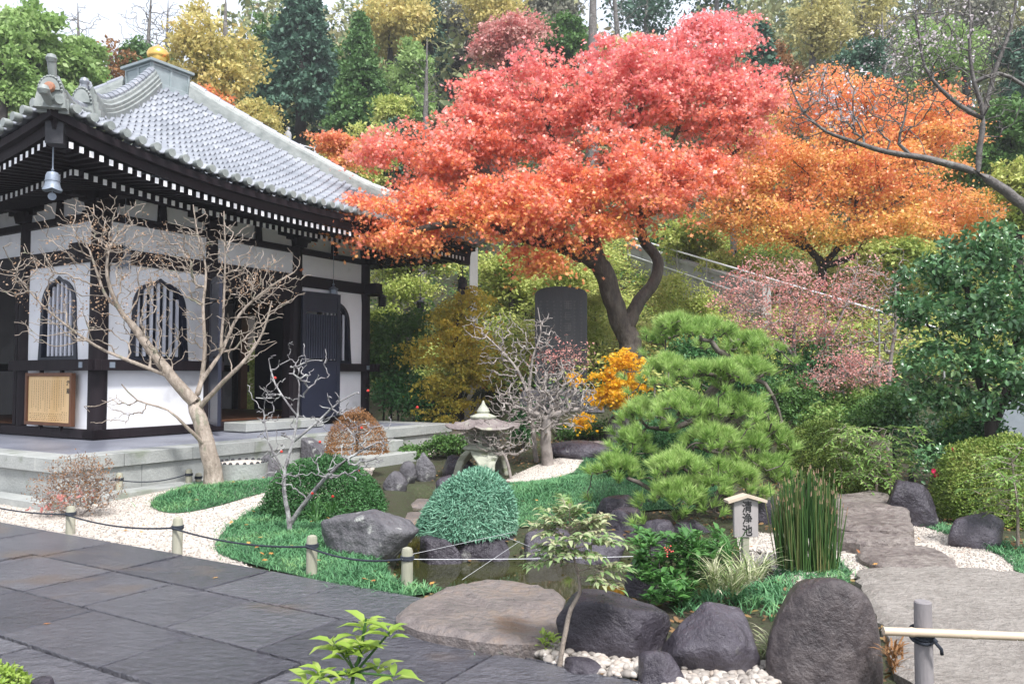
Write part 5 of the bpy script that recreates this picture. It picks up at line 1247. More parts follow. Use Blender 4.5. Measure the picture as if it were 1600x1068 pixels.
# --- pale bare shrub behind the lantern and gnarled old shrub
Y = 13.2
tb = ground_pt(838, 700, Y); tree('bare_shrub', 'slender leafless pale-barked tree rising right behind the stone lantern', 'tree', [tb, P(832, 665, Y), P(826, 620, Y), P(810, 580, Y), P(790, 555, Y), P(760, 525, Y)], [.05, .043, .034, .028, .022, .014], [blob(765, 510, 45, 35, Y), blob(820, 540, 45, 50, Y), blob(850, 520, 25, 40, Y), blob(780, 570, 45, 35, Y)], 330, 0, 0, 0, 0, None, 'bark_twig', [([P(826, 620, Y), P(832, 560, Y), P(845, 520, Y), P(840, 480, Y)], [.03, .022, .015, .009]), ([P(832, 665, Y), P(845, 620, Y), P(855, 580, Y)], [.03, .022, .014])], tip=.0058, seg=4, jit=.07, pref=.1)
Y = 12.9
tb = ground_pt(856, 705, Y); tree('gnarled_shrub', 'gnarled old leafless shrub with dense spiky grey twigs beside the lantern', 'shrub', [tb, P(852, 680, Y), P(856, 655, Y), P(862, 640, Y)], [.10, .085, .075, .06], [blob(850, 610, 85, 35, Y), blob(900, 625, 40, 30, Y), blob(800, 640, 55, 35, Y - .2), blob(870, 580, 50, 25, Y), blob(850, 650, 80, 30, Y - .2)], 1000, 0, 0, 0, 0, None, 'bark_twig', [([P(860, 650, Y), P(885, 642, Y), P(915, 638, Y)], [.055, .045, .03]), ([P(855, 655, Y), P(825, 640, Y), P(800, 635, Y)], [.05, .035, .02])], tip=.0056, seg=3, jit=.07, pref=.1)
Y = 12.1
tb = ground_pt(800, 730, Y); tree('twiggy_shrub', 'tangle of bare grey twigs leaning across the stone lantern', 'shrub', [tb, P(790, 715, Y), P(775, 695, Y)], [.03, .025, .018], [blob(760, 675, 50, 22, Y), blob(790, 690, 50, 25, Y), blob(735, 680, 20, 14, Y)], 460, 0, 0, 0, 0, None, 'bark_twig', tip=.0042, seg=3, jit=.08, pref=.0)

# --- cherry branch from the right
Y = 8.8
tb = np.array([7.6, 8.6, Hs(7.6, 8.6) - .1]); tip_ = P(1610, 332, Y)
t = tree('cherry_tree', 'bare cherry tree reaching in from the right with tiny pale buds', 'tree', [tb, np.array([7.4, 8.6, 1.6]), np.array([6.9, 8.7, 2.7]), P(1640, 360, Y), P(1600, 322, Y), P(1560, 290, Y), P(1520, 268, Y), P(1450, 248, Y), P(1385, 238, Y), P(1335, 222, Y), P(1290, 205, Y - .1), P(1255, 175, Y - .1), P(1235, 135, Y - .1)], [.13, .11, .09, .068, .06, .052, .043, .036, .029, .023, .017, .012, .008],
     [blob(1300, 150, 70, 60, Y), blob(1250, 180, 40, 50, Y), blob(1400, 160, 70, 60, Y), blob(1480, 90, 90, 80, Y), blob(1560, 60, 50, 70, Y), blob(1450, 40, 60, 50, Y), blob(1390, 210, 60, 20, Y), blob(1330, 190, 70, 25, Y), blob(1540, 160, 60, 60, Y)], 1000, 0, 0, 0, 0, None, 'bark_grey',
     [([P(1528, 272, Y), P(1530, 230, Y), P(1536, 180, Y), P(1522, 130, Y), P(1515, 80, Y), P(1516, 30, Y), P(1510, -30, Y)], [.034, .031, .028, .022, .017, .013, .010]), ([P(1534, 185, Y), P(1500, 165, Y), P(1470, 140, Y), P(1445, 105, Y), P(1435, 50, Y), P(1428, -10, Y)], [.03, .026, .021, .016, .012, .008]), ([P(1522, 130, Y), P(1560, 115, Y), P(1610, 140, Y)], [.026, .022, .02]), ([P(1430, 246, Y), P(1405, 225, Y), P(1412, 190, Y), P(1418, 160, Y)], [.024, .018, .012, .008]), ([P(1536, 180, Y), P(1555, 110, Y), P(1580, 40, Y), P(1590, -20, Y)], [.03, .024, .017, .012])], tip=.0036, seg=3, jit=.018, pref=.12, expo=.38)
pads = in_blobs([blob(1300, 150, 80, 60, Y), blob(1330, 180, 60, 30, Y), blob(1450, 60, 110, 60, Y)], 420, .7); C, ax, nr, Ls, Ws = pad_leaves(pads, 3, .04, .8, .030, lw=.7, up=0); leaves_obj('blossom', C, ax, nr, Ls, Ws, 'diamond', M['bud'], t, tb)

# --- camellia
Y = 10.0
tb = ground_pt(1550, 690, Y); bl = [blob(1470, 425, 60, 40, Y), blob(1545, 390, 70, 38, Y), blob(1490, 490, 75, 40, Y - .2), blob(1575, 470, 70, 50, Y - .3), blob(1460, 560, 55, 34, Y - .2), blob(1545, 560, 60, 40, Y - .3), blob(1600, 600, 60, 34, Y - .2), blob(1500, 625, 50, 22, Y - .2), blob(1650, 450, 60, 90, Y), blob(1432, 398, 30, 24, Y), blob(1415, 480, 22, 30, Y), blob(1440, 610, 30, 26, Y), blob(1630, 545, 50, 50, Y - .3)]
t = tree('camellia_tree', 'dense camellia with glossy dark green leaves filling the right edge', 'tree', [tb, P(1545, 640, Y), P(1530, 590, Y), P(1520, 520, Y), P(1510, 450, Y)], [.075, .065, .055, .045, .03], bl, 330, 40, .15, .7, .082, 'l_camellia', 'bark_dark', [([P(1552, 670, Y), P(1575, 600, Y + .1), P(1590, 520, Y + .1), P(1600, 440, Y)], [.055, .045, .035, .025])], kind='fold', lw=.5, up=.35, droop=.3, tip=.005)
# --- tall red-tinted twiggy shrub and lower pink one
Y = 14.6
tb = ground_pt(1245, 640, Y); tree('red_leaved_shrub', 'tall twiggy shrub with sparse pinkish red leaves below the orange maple', 'shrub', [tb, P(1245, 590, Y), P(1240, 530, Y), P(1245, 470, Y)], [.05, .04, .032, .02], [blob(1200, 440, 85, 42, Y), blob(1290, 470, 90, 55, Y), blob(1180, 480, 70, 35, Y - .2), blob(1240, 510, 80, 40, Y), blob(1340, 440, 50, 45, Y + .3), blob(1140, 455, 40, 35, Y), blob(1300, 535, 70, 30, Y)], 330, 26, .20, .5, .042, 'l_pinkred', 'bark_twig', [([P(1245, 590, Y), P(1290, 540, Y), P(1320, 480, Y), P(1340, 420, Y)], [.032, .026, .02, .012]), ([P(1243, 560, Y), P(1200, 500, Y), P(1175, 450, Y)], [.028, .02, .013])], lw=.7, up=.3, tip=.0045, bare=420, pref=.0)
Y = 12.6
tb = ground_pt(1330, 690, Y); tree('pink_leaved_shrub', 'lower fan-shaped shrub with faded pink leaves above the azalea hedge', 'shrub', [tb, P(1328, 660, Y), P(1320, 630, Y), P(1318, 610, Y)], [.035, .03, .024, .018], [blob(1300, 590, 60, 22, Y), blob(1350, 580, 55, 25, Y), blob(1320, 560, 50, 18, Y)], 170, 15, .14, .5, .036, 'l_pinkred', 'bark_twig', [([P(1355, 690, Y), P(1362, 660, Y), P(1345, 635, Y), P(1340, 610, Y)], [.03, .026, .02, .014])], lw=.7, up=.3, tip=.004, bare=260, pref=0)
Y = 13.8
tb = ground_pt(1385, 640, Y); tree('bare_shrub', 'leafless grey-brown shrub between the red-leaved shrub and the camellia', 'shrub', [tb, P(1390, 580, Y), P(1400, 500, Y), P(1398, 440, Y)], [.04, .034, .026, .016], [blob(1385, 430, 55, 45, Y), blob(1400, 500, 45, 60, Y), blob(1370, 520, 50, 60, Y)], 320, 4, .15, .5, .03, 'l_brown', 'bark_twig', tip=.0045, seg=3, pref=0, lw=.6, up=.2)

# --- shrubs beside the hall
def leafy_shrub(label, px, py, Y, blobs, n, per, pr, L, mat, name='leafy_shrub', kind='diamond', lw=.5, up=.35, bark='bark_dark', flat=.6, cat='shrub', group=None):
    tb = ground_pt(px, py, Y); top = max(b_[0][2] for b_ in blobs); return tree(name, label, cat, [tb, tb + np.array([.03, 0, .4 * max(.1, top - tb[2])]), tb + np.array([0, .02, .8 * max(.15, top - tb[2])])], [.04, .03, .02], blobs, n, per, pr, flat, L, mat, bark, kind=kind, lw=lw, up=up, tip=.004, group=group)
leafy_shrub('round deep green shrub touching the right corner of the hall', 610, 650, 19.0, [blob(615, 530, 42, 45, 19), blob(600, 570, 45, 40, 18.8), blob(640, 500, 25, 25, 19.2)], 130, 80, .24, .09, 'l_green')
leafy_shrub('low dark shrub between platform and olive-yellow maple', 620, 665, 18.0, [blob(625, 610, 45, 30, 18), blob(660, 640, 40, 22, 18)], 80, 60, .22, .08, 'l_box')
leafy_shrub('yellow-green bush seen just past the corner column', 600, 520, 21.5, [blob(598, 500, 30, 30, 21.5), blob(640, 455, 45, 22, 22)], 60, 70, .3, .10, 'l_lime')
leafy_shrub('bright green broad ground shrub along the far platform wall', 660, 712, 15.2, [blob(640, 706, 42, 10, 15.0, .4), blob(700, 692, 36, 13, 15.2, .4)], 90, 50, .12, .06, 'l_green', kind='fold')
leafy_shrub('low green ground shrub between old leafless shrub and gold maple', 925, 690, 15.4, [blob(925, 668, 45, 14, 15.3, .4), blob(890, 672, 25, 10, 15.3, .3)], 80, 50, .12, .055, 'l_green', kind='fold')
leafy_shrub('upright dark green spiky shrub right of the lantern roof', 815, 690, 14.2, [blob(815, 665, 14, 28, 14.2, .2)], 40, 40, .10, .13, 'l_box', kind='blade', lw=.14)
leafy_shrub('shaded green shrub under the red-leaved shrub', 1290, 620, 14.9, [blob(1270, 560, 70, 42, 14.9), blob(1330, 600, 60, 35, 14.6), blob(1245, 620, 45, 35, 14.4)], 150, 60, .25, .075, 'l_box')
leafy_shrub('blue-green holly bush right of the azalea hedge', 1420, 710, 11.0, [blob(1440, 690, 45, 30, 11.0, .4), blob(1480, 670, 35, 30, 11.2, .4), blob(1410, 650, 30, 35, 11.4, .4)], 110, 40, .15, .055, 'l_camellia', kind='fold', lw=.45)
leafy_shrub('yellow-green leafy shrub below the camellia trunks', 1505, 705, 10.6, [blob(1505, 665, 30, 28, 10.6, .3)], 50, 32, .12, .06, 'l_fern', kind='fold', lw=.4)

# --- clipped mounds
def mound(name, label, cat, c, rad, n, L, W_, kind, mat, lean=(0, 0), rough=.10, spread=.5, stem=True, group=None, thick=.12):
    x, y, z = c; t = empty(name, (x, y, z), 0, label, cat, group); d = rand_unit(n * 3); d = d[d[:, 2] > -.18][:int(n * 1.35)]; n = len(d)
    sf = 1 + rough * noise3(d, 4.0, int(rng.integers(1e6))) + np.where(rng.random(n) < .26, rng.uniform(-.35, -.1, n), rng.uniform(-thick, .02, n)) 
    q = d * sf[:, None] * np.array(rad); q[:, 2] = np.maximum(q[:, 2], .01); q[:, 0] += lean[0] * q[:, 2]; q[:, 1] += lean[1] * q[:, 2]
    nr = unit(d / np.array(rad)); ax = nr + rng.normal(size=(n, 3)) * spread; Ls = L * rng.uniform(.6, 1.3, n)
    nrm = unit(nr + np.array([0, 0, .6]) + rng.normal(size=(n, 3)) * .5) if kind != 'needle' else rand_unit(n)
    leaves_obj('foliage', q, ax, nrm, Ls, np.broadcast_to(Ls * W_, (n,)), kind, M[mat], t)
    s = Skel(); s.limb([(0, 0, -.05), (.01, 0, rad[2] * .3)], [.03, .025]); tp = rand_unit(60); tp[:, 2] = np.abs(tp[:, 2]); tp = tp * np.array(rad) * .9; tp[:, 0] += lean[0] * tp[:, 2]; tp[:, 1] += lean[1] * tp[:, 2]; s.tie(tp, 3, .06); s.build('stems', M['bark_twig' if mat == 'l_tan' else 'bark_dark'], t, .004); return t
def pmound(label, x0, x1, yt, yb, Y, n, L, W_, kind, mat, name='clipped_shrub', cat='shrub', z=None, dr=.9, **kw):
    p0, p1 = P(x0, yb, Y), P(x1, yb, Y); w_ = (p1[0] - p0[0]) / 2; x = (p0[0] + p1[0]) / 2; z0 = float(p0[2]) if z is None else z
    return mound(name, label, cat, (x, Y, z0), (w_, w_ * dr, float(P(x0, yt, Y)[2]) - z0), n, L, W_, kind, mat, **kw)
pmound('deep green clipped dome behind the dappled boulder', 410, 608, 712, 820, 9.3, 30000, .032, .45, 'fold', 'l_box', spread=.8)
pmound('blue-green juniper mound overhanging the pond', 652, 800, 738, 846, 7.95, 22000, .055, .20, 'fold', 'l_juniper', lean=(.24, .15), rough=.055, spread=.75, z=.06)
pmound('russet clipped globe shrub in front of the platform steps', 508, 606, 640, 706, 12.6, 7000, .028, .5, 'diamond', 'l_brown', spread=.9, z=float(P(555, 706, 12.6)[2]))
pmound('long clipped azalea hedge behind the pine', 1215, 1330, 655, 745, 11.6, 26000, .034, .45, 'fold', 'l_azalea', spread=.8, dr=1.2)
pmound('small clipped azalea dome in front of the hedge', 1288, 1385, 690, 768, 10.9, 18000, .03, .45, 'fold', 'l_azalea', spread=.8)
pmound('large rounded azalea dome at the right edge', 1462, 1680, 682, 815, 8.9, 42000, .032, .45, 'fold', 'l_azalea', spread=.8)
pmound('dark green clipped mound in the shade of the pine', 950, 1120, 668, 770, 10.4, 26000, .034, .45, 'fold', 'l_box', spread=.8, rough=.1)

# --- red-leaved twiggy bush in front of the platform
Y = 9.0
tb = ground_pt(112, 812, Y); t = tree('twiggy_bush', 'clipped leafless reddish twiggy bush with a few red leaves by the platform corner', 'shrub', [tb, P(112, 800, Y)], [.02, .018], [blob(130, 727, 52, 22, Y), blob(105, 762, 58, 38, Y), blob(150, 765, 42, 32, Y)], 1300, 2, .05, .8, .022, 'l_brown', 'bark_twig', [([tb, P(90, 795, Y)], [.014, .01]), ([tb, P(140, 795, Y)], [.014, .01])], tip=.0028, seg=3, jit=.06, pref=.0, expo=.38, lw=.6, up=.1)
pads = in_blobs([blob(110, 775, 50, 18, Y - .1), blob(75, 790, 25, 20, Y - .1)], 40, .6); C, ax, nr, Ls, Ws = pad_leaves(pads, 4, .03, .8, .04, lw=.5, up=.2); leaves_obj('red_leaves', C, ax, nr, Ls, Ws, 'fold', M['l_pinkred'], t, tb)

# --- pine
Y = 8.9
tb = ground_pt(1128, 800, Y); pine = empty('pine_tree', tuple(tb), 0, 'cloud-pruned pine with layered tufts of bright needles beside the pond', 'tree')
pads = [(1095, 525, 85, 26, 9.2), (1055, 510, 40, 14, 9.0), (1170, 545, 60, 22, 9.2), (1045, 580, 48, 22, 8.8), (1110, 590, 70, 24, 8.6), (1165, 585, 50, 26, 8.9), (1005, 650, 40, 22, 8.7), (1070, 640, 62, 24, 8.4), (1150, 650, 66, 30, 8.6), (985, 690, 30, 16, 8.6), (1200, 690, 46, 26, 8.9), (1110, 690, 55, 24, 8.3),
        (965, 735, 48, 22, 8.3), (1060, 735, 60, 22, 8.0), (1055, 780, 65, 30, 7.9), (1135, 750, 60, 34, 8.2), (1200, 740, 44, 28, 8.5), (1170, 700, 40, 20, 8.5)]
s = Skel(); s.limb([tb, P(1135, 745, Y), P(1120, 690, Y + .1), P(1095, 650, Y + .15), P(1110, 610, Y + .2), P(1140, 575, Y + .2), P(1125, 545, Y + .2), P(1095, 530, Y + .2)], [.085, .08, .075, .065, .055, .045, .035, .025], wob=.10)
s.limb([P(1135, 745, Y), P(1090, 755, Y - .3), P(1040, 770, Y - .6), P(980, 745, Y - .5)], [.05, .042, .034, .02], wob=.1)
s.limb([P(1110, 610, Y + .2), P(1160, 590, Y + .1), P(1195, 600, Y), P(1215, 640, Y)], [.04, .032, .025, .018], wob=.1)
s.limb([P(1095, 650, Y + .15), P(1050, 670, Y), P(1010, 665, Y - .1)], [.04, .03, .02], wob=.1)
tips, NC_, NA_ = [], [], []
for px, py, rx, ry, YY_ in pads:
    c, (a, _, h_) = blob(px, py, rx, ry, YY_); k = int(9 + rx * .74)
    u = rng.normal(size=(k, 2)) * .47; q = np.stack([c[0] + u[:, 0] * a, c[1] + u[:, 1] * a * .8, c[2] + h_ * (.75 - 1.25 * (u ** 2).sum(1)) + rng.normal(size=k) * .018], 1)
    tips.append(q); tilt = np.concatenate([u * .9, np.ones((k, 1))], 1); 
    for p_, d_ in zip(q, unit(tilt)):
        m_ = 95; dd = unit(d_ * .72 + rand_unit(m_) * .62 * np.array([1, 1, .8])); NC_.append(p_ + dd * .004 + d_ * rng.uniform(-.05, .03, (m_, 1))); NA_.append(dd)
tips = np.concatenate(tips); s.tie(tips - np.array([0, 0, .02]), 3, .10, -.05, 0); s.build('trunk', M['bark_pine'], pine, .006, .48, tb)
C = np.concatenate(NC_); A = np.concatenate(NA_); n = len(C); leaves_obj('needles', C, A, rand_unit(n), .108 * rng.uniform(.7, 1.25, n), np.full(n, .0066), 'needle', M['l_pine'], pine, tb)

# --- horsetail rushes
cx_, cy_ = 2.43, 6.62; t = plant('horsetail_clump', 'tall clump of upright horsetail rushes beside the wooden pond sign', 'rushes', cx_, cy_, .02)
n = 330; a = rng.uniform(0, 6.28, n); r_ = np.sqrt(rng.random(n)) * .25; bx_, by_ = r_ * np.cos(a), r_ * np.sin(a) * .8
hgt = rng.uniform(.48, .80, n) * (1 - .25 * (r_ / .25) ** 2) + rng.uniform(0, .06, n); ln2 = np.stack([bx_ * .16 + rng.normal(size=n) * .03, by_ * .16 + rng.normal(size=n) * .03], 1)
A0_ = np.stack([bx_, by_, np.zeros(n)], 1); B0_ = A0_ + np.concatenate([ln2, hgt[:, None]], 1); dd = unit(B0_ - A0_); rr = rng.uniform(.0032, .0052, n)
V0, l0, z0 = edge_tubes(A0_, B0_, rr, rr * .8, dd, dd, 5)
k = rng.random(n) < .4; tp = B0_[k] + dd[k] * .035; V, l, z = edge_tubes(B0_[k], tp, rr[k] * 1.05, rr[k] * .3, dd[k], dd[k], 5); so_ = np_obj('stalks', *merge([(V0, l0, z0), (V, l, z)]), [M['l_rush'], M['l_tan']], t, smooth=True); so_.data.polygons.foreach_set('material_index', np.concatenate([np.zeros(len(z0), np.int32), np.ones(len(z), np.int32)]))

# --- compound-leaved plants (nandina, mahonia, fern)
def compound(name, label, cat, base, top_dirs, nleaflet, leafL, leafW, mat, stem_r=.012, kind='fold', bark='bark_tan', frond=.3, trunk=None, droop=.6):
    """trunk path + fronds: each frond (start, direction, length) carries paired leaflets"""
    t = empty(name, tuple(base), 0, label, cat); s = Skel(); C, A, N = [], [], []
    if trunk: s.limb(trunk, [stem_r * (1 - .55 * i_ / (len(trunk) - 1)) for i_ in range(len(trunk))], step=.06)
    for st, d_, ln_ in top_dirs:
        st = np.asarray(st, float); d_ = unit(np.asarray(d_, float)); pth = []
        for q in np.linspace(0, 1, 6): pth.append(st + d_ * ln_ * q + np.array([0, 0, -droop * ln_ * q * q * .6]))
        s.limb(pth, [.004, .0036, .0032, .0028, .0022, .0016], step=.08) if s.p else s.limb(pth, [.006, .005, .004, .003, .002, .0016], step=.08)
        side = unit(np.cross(d_, [0, 0, 1.0]))
        for j in range(nleaflet):
            q = .22 + .78 * j / nleaflet; p_ = st + d_ * ln_ * q + np.array([0, 0, -droop * ln_ * q * q * .6])
            for sg_ in (-1, 1): C.append(p_); A.append(side * sg_ * .9 + d_ * .55 + np.array([0, 0, -.22]) + rng.normal(size=3) * .18); N.append(np.array([0, 0, 1.0]) + rng.normal(size=3) * .25)
        C.append(st + d_ * ln_ + np.array([0, 0, -droop * ln_ * .6])); A.append(d_ + np.array([0, 0, -.6])); N.append([0, 0, 1.0])
    s.build('stem', M[bark], t, .002, .5, base); n = len(C); Ls = leafL * rng.uniform(.75, 1.25, n)
    leaves_obj('leaves', np.array(C), np.array(A), np.array(N), Ls, Ls * leafW, kind, M[mat], t, base); return t
Y = 4.36
tb = ground_pt(872, 1030, Y, 0); tk = [tb, P(884, 985, Y), P(892, 950, Y), P(906, 925, Y), P(902, 890, Y + .02), P(890, 850, Y + .05)]
fr_ = []
for px, py, dx, dy, dz, ln_ in [(902, 880, -1, -.2, .1, .30), (900, 870, 1, -.2, .15, .30), (895, 860, -.9, .2, .35, .28), (895, 850, .9, .3, .4, .26), (892, 850, -.4, .4, .8, .22), (890, 845, .3, -.3, 1, .2), (905, 905, 1, .2, 0, .30), (903, 900, -1, .3, .05, .32), (900, 880, .2, -1, .2, .24), (898, 870, -.5, -.8, .3, .26), (898, 860, .6, -.7, .3, .26), (906, 915, .8, -.5, -.1, .24), (890, 842, -.9, 0, .6, .2), (892, 848, .9, -.1, .6, .22)]:
    py -= 14; dz += .22; fr_.append((P(px, py, Y), (dx, dy, dz), ln_))
    st_ = P(px, py, Y) + unit(np.array([dx, dy, dz])) * ln_ * .35
    for q in (-.9, -.5, .5, .9): fr_.append((st_ + rng.normal(size=3) * .02, (dx + q * dy - q * .3, dy - q * dx, dz + q * .2), ln_ * .55))
compound('nandina_shrub', 'small thin-stemmed shrub with pale reddish and cream leaflets in front of the pond', 'shrub', tb, fr_, 7, .052, .40, 'l_nandina', .016, trunk=tk, droop=.45)
Y = 8.0
tb = ground_pt(1590, 880, 7.3, 0); fr_ = []
for k_ in range(60):
    c_ = np.array([float(P(1582, 780, 7.3)[0]), 7.3, 0]) + np.array([rng.normal() * .10, rng.normal() * .10, rng.uniform(.30, .95)]); a = rng.uniform(0, 6.28); fr_.append((c_, (math.cos(a), math.sin(a) * .8, rng.uniform(-.1, .5)), rng.uniform(.22, .36)))
compound('nandina_shrub', 'leafy green nandina drooping over the right edge beside the azalea dome', 'shrub', tb, fr_, 6, .058, .36, 'l_fern', .016, trunk=[tb, tb + np.array([.01, 0, .4]), tb + np.array([-.03, 0, .8])])
tb = ground_pt(1370, 770, 10.0, 0); fr_ = []
for k_ in range(95):
    a = rng.uniform(0, 6.28); q = P(1355 + rng.uniform(-45, 75), rng.uniform(665, 745), 10.0); q[1] += rng.normal() * .15; fr_.append((q, (math.cos(a), math.sin(a) - .4, rng.uniform(.0, .7)), rng.uniform(.28, .42)))
compound('mahonia_shrub', 'pale green mahonia with ladder-like fronds above the upright rock', 'shrub', tb, fr_, 7, .075, .34, 'l_fern', .02, trunk=[tb, tb + np.array([0, 0, .3]), tb + np.array([.05, 0, .55])], droop=.8)
# young yellow-green plant close to the camera
Y = 2.25
tb = np.array([float(P(545, 1000, Y)[0]), Y, .0]); top = P(560, 1000, Y); t = empty('young_plant', tuple(tb), 0, 'bright yellow-green young plant close to the lens at the bottom edge', 'plant'); s = Skel(); s.limb([tb, tb + np.array([.02, 0, .4]), P(550, 1068, Y), P(562, 1030, Y), P(568, 990, Y), P(572, 965, Y)], [.012, .010, .008, .006, .005, .0035], step=.05)
C, A, N = [], [], []
for px, py, n_, sc in [(572, 972, 9, 1.1), (610, 985, 6, 1), (520, 1000, 7, 1), (565, 1005, 9, 1.0), (540, 1015, 8, 1.0), (500, 1048, 8, 1.0), (590, 1040, 7, 1.0), (545, 1050, 6, .9), (480, 1062, 5, .8), (615, 1055, 5, .9)]:
    q = P(px, py, Y + rng.normal() * .03); s.limb([P(555, 1050, Y), (P(555, 1050, Y) + q) / 2, q], [.004, .0035, .0025], step=.03)
    for j in range(n_): a = j * 2.4 + px; C.append(q - np.array([0, 0, .004 * j])); A.append([math.cos(a), math.sin(a) * .8, rng.uniform(-.05, .6)]); N.append(np.array([0, 0, 1.0]) + rng.normal(size=3) * .2)
s.build('stem', M['l_rush'], t, .002, .5, tb); n = len(C); Ls = .078 * rng.uniform(.6, 1.25, n); leaves_obj('leaves', np.array(C), np.array(A), np.array(N), Ls, Ls * .36, 'fold', M['l_young'], t, tb)
# bright clipped leaves in the bottom left corner
pmound('bright yellow-green low bush cut by the bottom left corner', -60, 52, 1042, 1085, 3.85, 1500, .026, .5, 'fold', 'l_young', z=.0, spread=.9)
# --- broad-leaved plants at the pond edge
def rosettes(name, label, cat, spots, nl, L, W_, kind, mat, x, y, z=0, up=(.25, 1.0), arch=True):
    t = empty(name, (x, y, z), 0, label, cat); C, A, N = [], [], []
    for q in spots:
        for j in range(nl): a = rng.uniform(0, 6.28); u = rng.uniform(*up); C.append(np.asarray(q) + rng.normal(size=3) * .012); A.append([math.cos(a), math.sin(a), u]); N.append(np.array([-math.cos(a) * u, -math.sin(a) * u, 1.0]) + rng.normal(size=3) * .15)
    n = len(C); Ls = L * rng.uniform(.65, 1.25, n); leaves_obj('leaves', np.array(C) - np.array([x, y, z]), np.array(A), np.array(N), Ls, Ls * W_, kind, M[mat], t); return t
def spots_px(px0, px1, py0, py1, Y, n, dy=.25):
    return [P(rng.uniform(px0, px1), rng.uniform(py0, py1), Y + rng.normal() * dy) for _ in range(n)]
sp_ = spots_px(990, 1125, 830, 910, 5.9, 105, .16) + spots_px(1010, 1080, 900, 950, 5.5, 26, .1)
t = rosettes('broad_leaved_plant', 'bushy broad-leaved evergreen plant at the pond edge above the boulders', 'plant', sp_, 11, .088, .36, 'fold', 'l_broad', 1.2, 5.85, 0)
s = Skel(); s.limb([(0, 0, -.1), (0, 0, .05)], [.012, .01]); s.tie([np.asarray(q) - np.array([1.2, 5.85, 0]) for q in sp_], 3, .06); s.build('stems', M['bark_dark'], t, .003)
for _ in range(16): b = MB(); q = P(1042 + rng.normal() * 7, 862 + rng.normal() * 4, 5.72); b.lathe([(0, -.008), (.008, 0), (0, .008)], tuple(q - np.array([1.2, 5.85, 0])), 6); b.build('berry', M['berry'], t)
g = P(1145, 915, 5.5); rosettes('variegated_grass', 'arching cream-striped grass clump between broad-leaved plant and horsetails', 'grass clump', spots_px(1110, 1190, 895, 925, 5.5, 16, .12), 15, .24, .042, 'blade', 'l_varieg', g[0], 5.5, 0, (.3, 1.4))
g = P(1195, 1005, 4.55); rosettes('variegated_grass', 'small cream-striped grass tuft left of the tall rounded boulder', 'grass clump', spots_px(1185, 1215, 985, 1040, 4.5, 6, .05), 12, .15, .06, 'blade', 'l_varieg', g[0], 4.55, 0, (.1, 1.0))
g = P(1090, 855, 6.1); rosettes('grass_clump', 'green strap-leaved clump in front of the pond sign post', 'grass clump', spots_px(1085, 1150, 855, 890, 6.1, 14, .12), 14, .22, .045, 'blade', 'l_broad', g[0], 6.1, 0, (.4, 1.6))
g = P(857, 1010, 4.55); rosettes('seedling', 'tiny yellow-green seedling at the foot of the pale nandina stem', 'plant', spots_px(845, 868, 992, 1015, 4.55, 6, .03), 7, .05, .4, 'fold', 'l_young', g[0], 4.55, 0)
g = P(515, 800, 8.3); rosettes('strap_leaved_tuft', 'strap-leaved tuft growing behind the dappled boulder', 'plant', spots_px(488, 520, 800, 820, 8.2, 4, .06), 10, .24, .05, 'blade', 'l_broad', g[0], 8.3, 0, (.3, 1.2))
# camellia flowers near the upright rock
g = P(1455, 732, 9.3); t = empty('camellia_shrub', tuple(g), 0, 'low camellia with crimson flowers tucked behind the upright rock', 'shrub')
sp_ = [np.asarray(q) - g for q in spots_px(1430, 1478, 700, 745, 9.4, 26, .12)]
C = np.repeat(np.array(sp_), 10, 0) + rng.normal(size=(260, 3)) * .03; leaves_obj('leaves', C, rand_unit(260), np.array([0, -.3, 1.0]) + rng.normal(size=(260, 3)) * .4, .07, .032, 'fold', M['l_camellia'], t)
s = Skel(); s.limb([(0, 0, float(Hs(g[0], g[1]) - g[2]) - .05), (0, 0, -.1)], [.02, .015]); s.tie(sp_, 3, .06); s.build('stems', M['bark_dark'], t, .003)
for px, py in ((1458, 735), (1462, 742), (1489, 702), (1486, 716)):
    q = P(px, py, 9.15) - g; n = 14; a = np.arange(n) * 2.4; leaves_obj('flower', np.repeat(q[None], n, 0), np.stack([np.cos(a), -.5 + 0 * a, np.sin(a)], 1), np.tile([0, -1.0, .2], (n, 1)), .032, .03, 'oval', M['camflower'], t)

# --- fallen leaves
pp = []
for poly, k_ in ((PAVE, 36), (M2, 26), (M3, 34), (g1, 55), (M1, 12), (g4, 30)):
    X, Y_ = sample_poly(poly, 12); k = rng.permutation(len(X))[:k_]; pp.append(np.stack([X[k], Y_[k], H(X[k], Y_[k]) + (.045 if poly is PAVE else .07 if poly is not g1 else .02)], 1))
C = np.concatenate(pp); n = len(C); ax = rand_unit(n); ax[:, 2] *= .15; tag(leaves_obj('fallen_leaves', C, ax, np.array([0, 0, 1.0]) + rng.normal(size=(n, 3)) * .2, .048, .045, 'maple', M['l_fallen']), kind='stuff')
# --- fillers of the garden floor: low plants between rocks and behind the boulders
rosettes('mixed_ground_plants', 'low mixed green plants carpeting the soil between the front boulders and the pond', 'ground cover', [(*q, Hs(*q) + .02) for q in zip(*sample_poly(pxpoly([(1060, 930), (1120, 905), (1215, 905), (1225, 960), (1140, 950), (1060, 960)]), 60))], 9, .11, .10, 'blade', 'l_mondo', 1.4, 5.0, 0, (.4, 1.4))
rosettes('fern_tuft', 'small dry fern tuft beside the tall rounded boulder', 'plant', spots_px(1392, 1412, 1010, 1075, 4.0, 6, .05), 9, .10, .10, 'blade', 'l_brown', float(P(1400, 1050, 4.0)[0]), 4.0, 0, (.2, 1.2))
leafy_shrub('low dark leafy shrub on the soil bank below the red-leaved shrub', 1200, 700, 12.6, [blob(1205, 640, 35, 40, 12.6, .4), blob(1240, 610, 35, 30, 12.8, .4)], 90, 50, .16, .06, 'l_green', kind='fold')
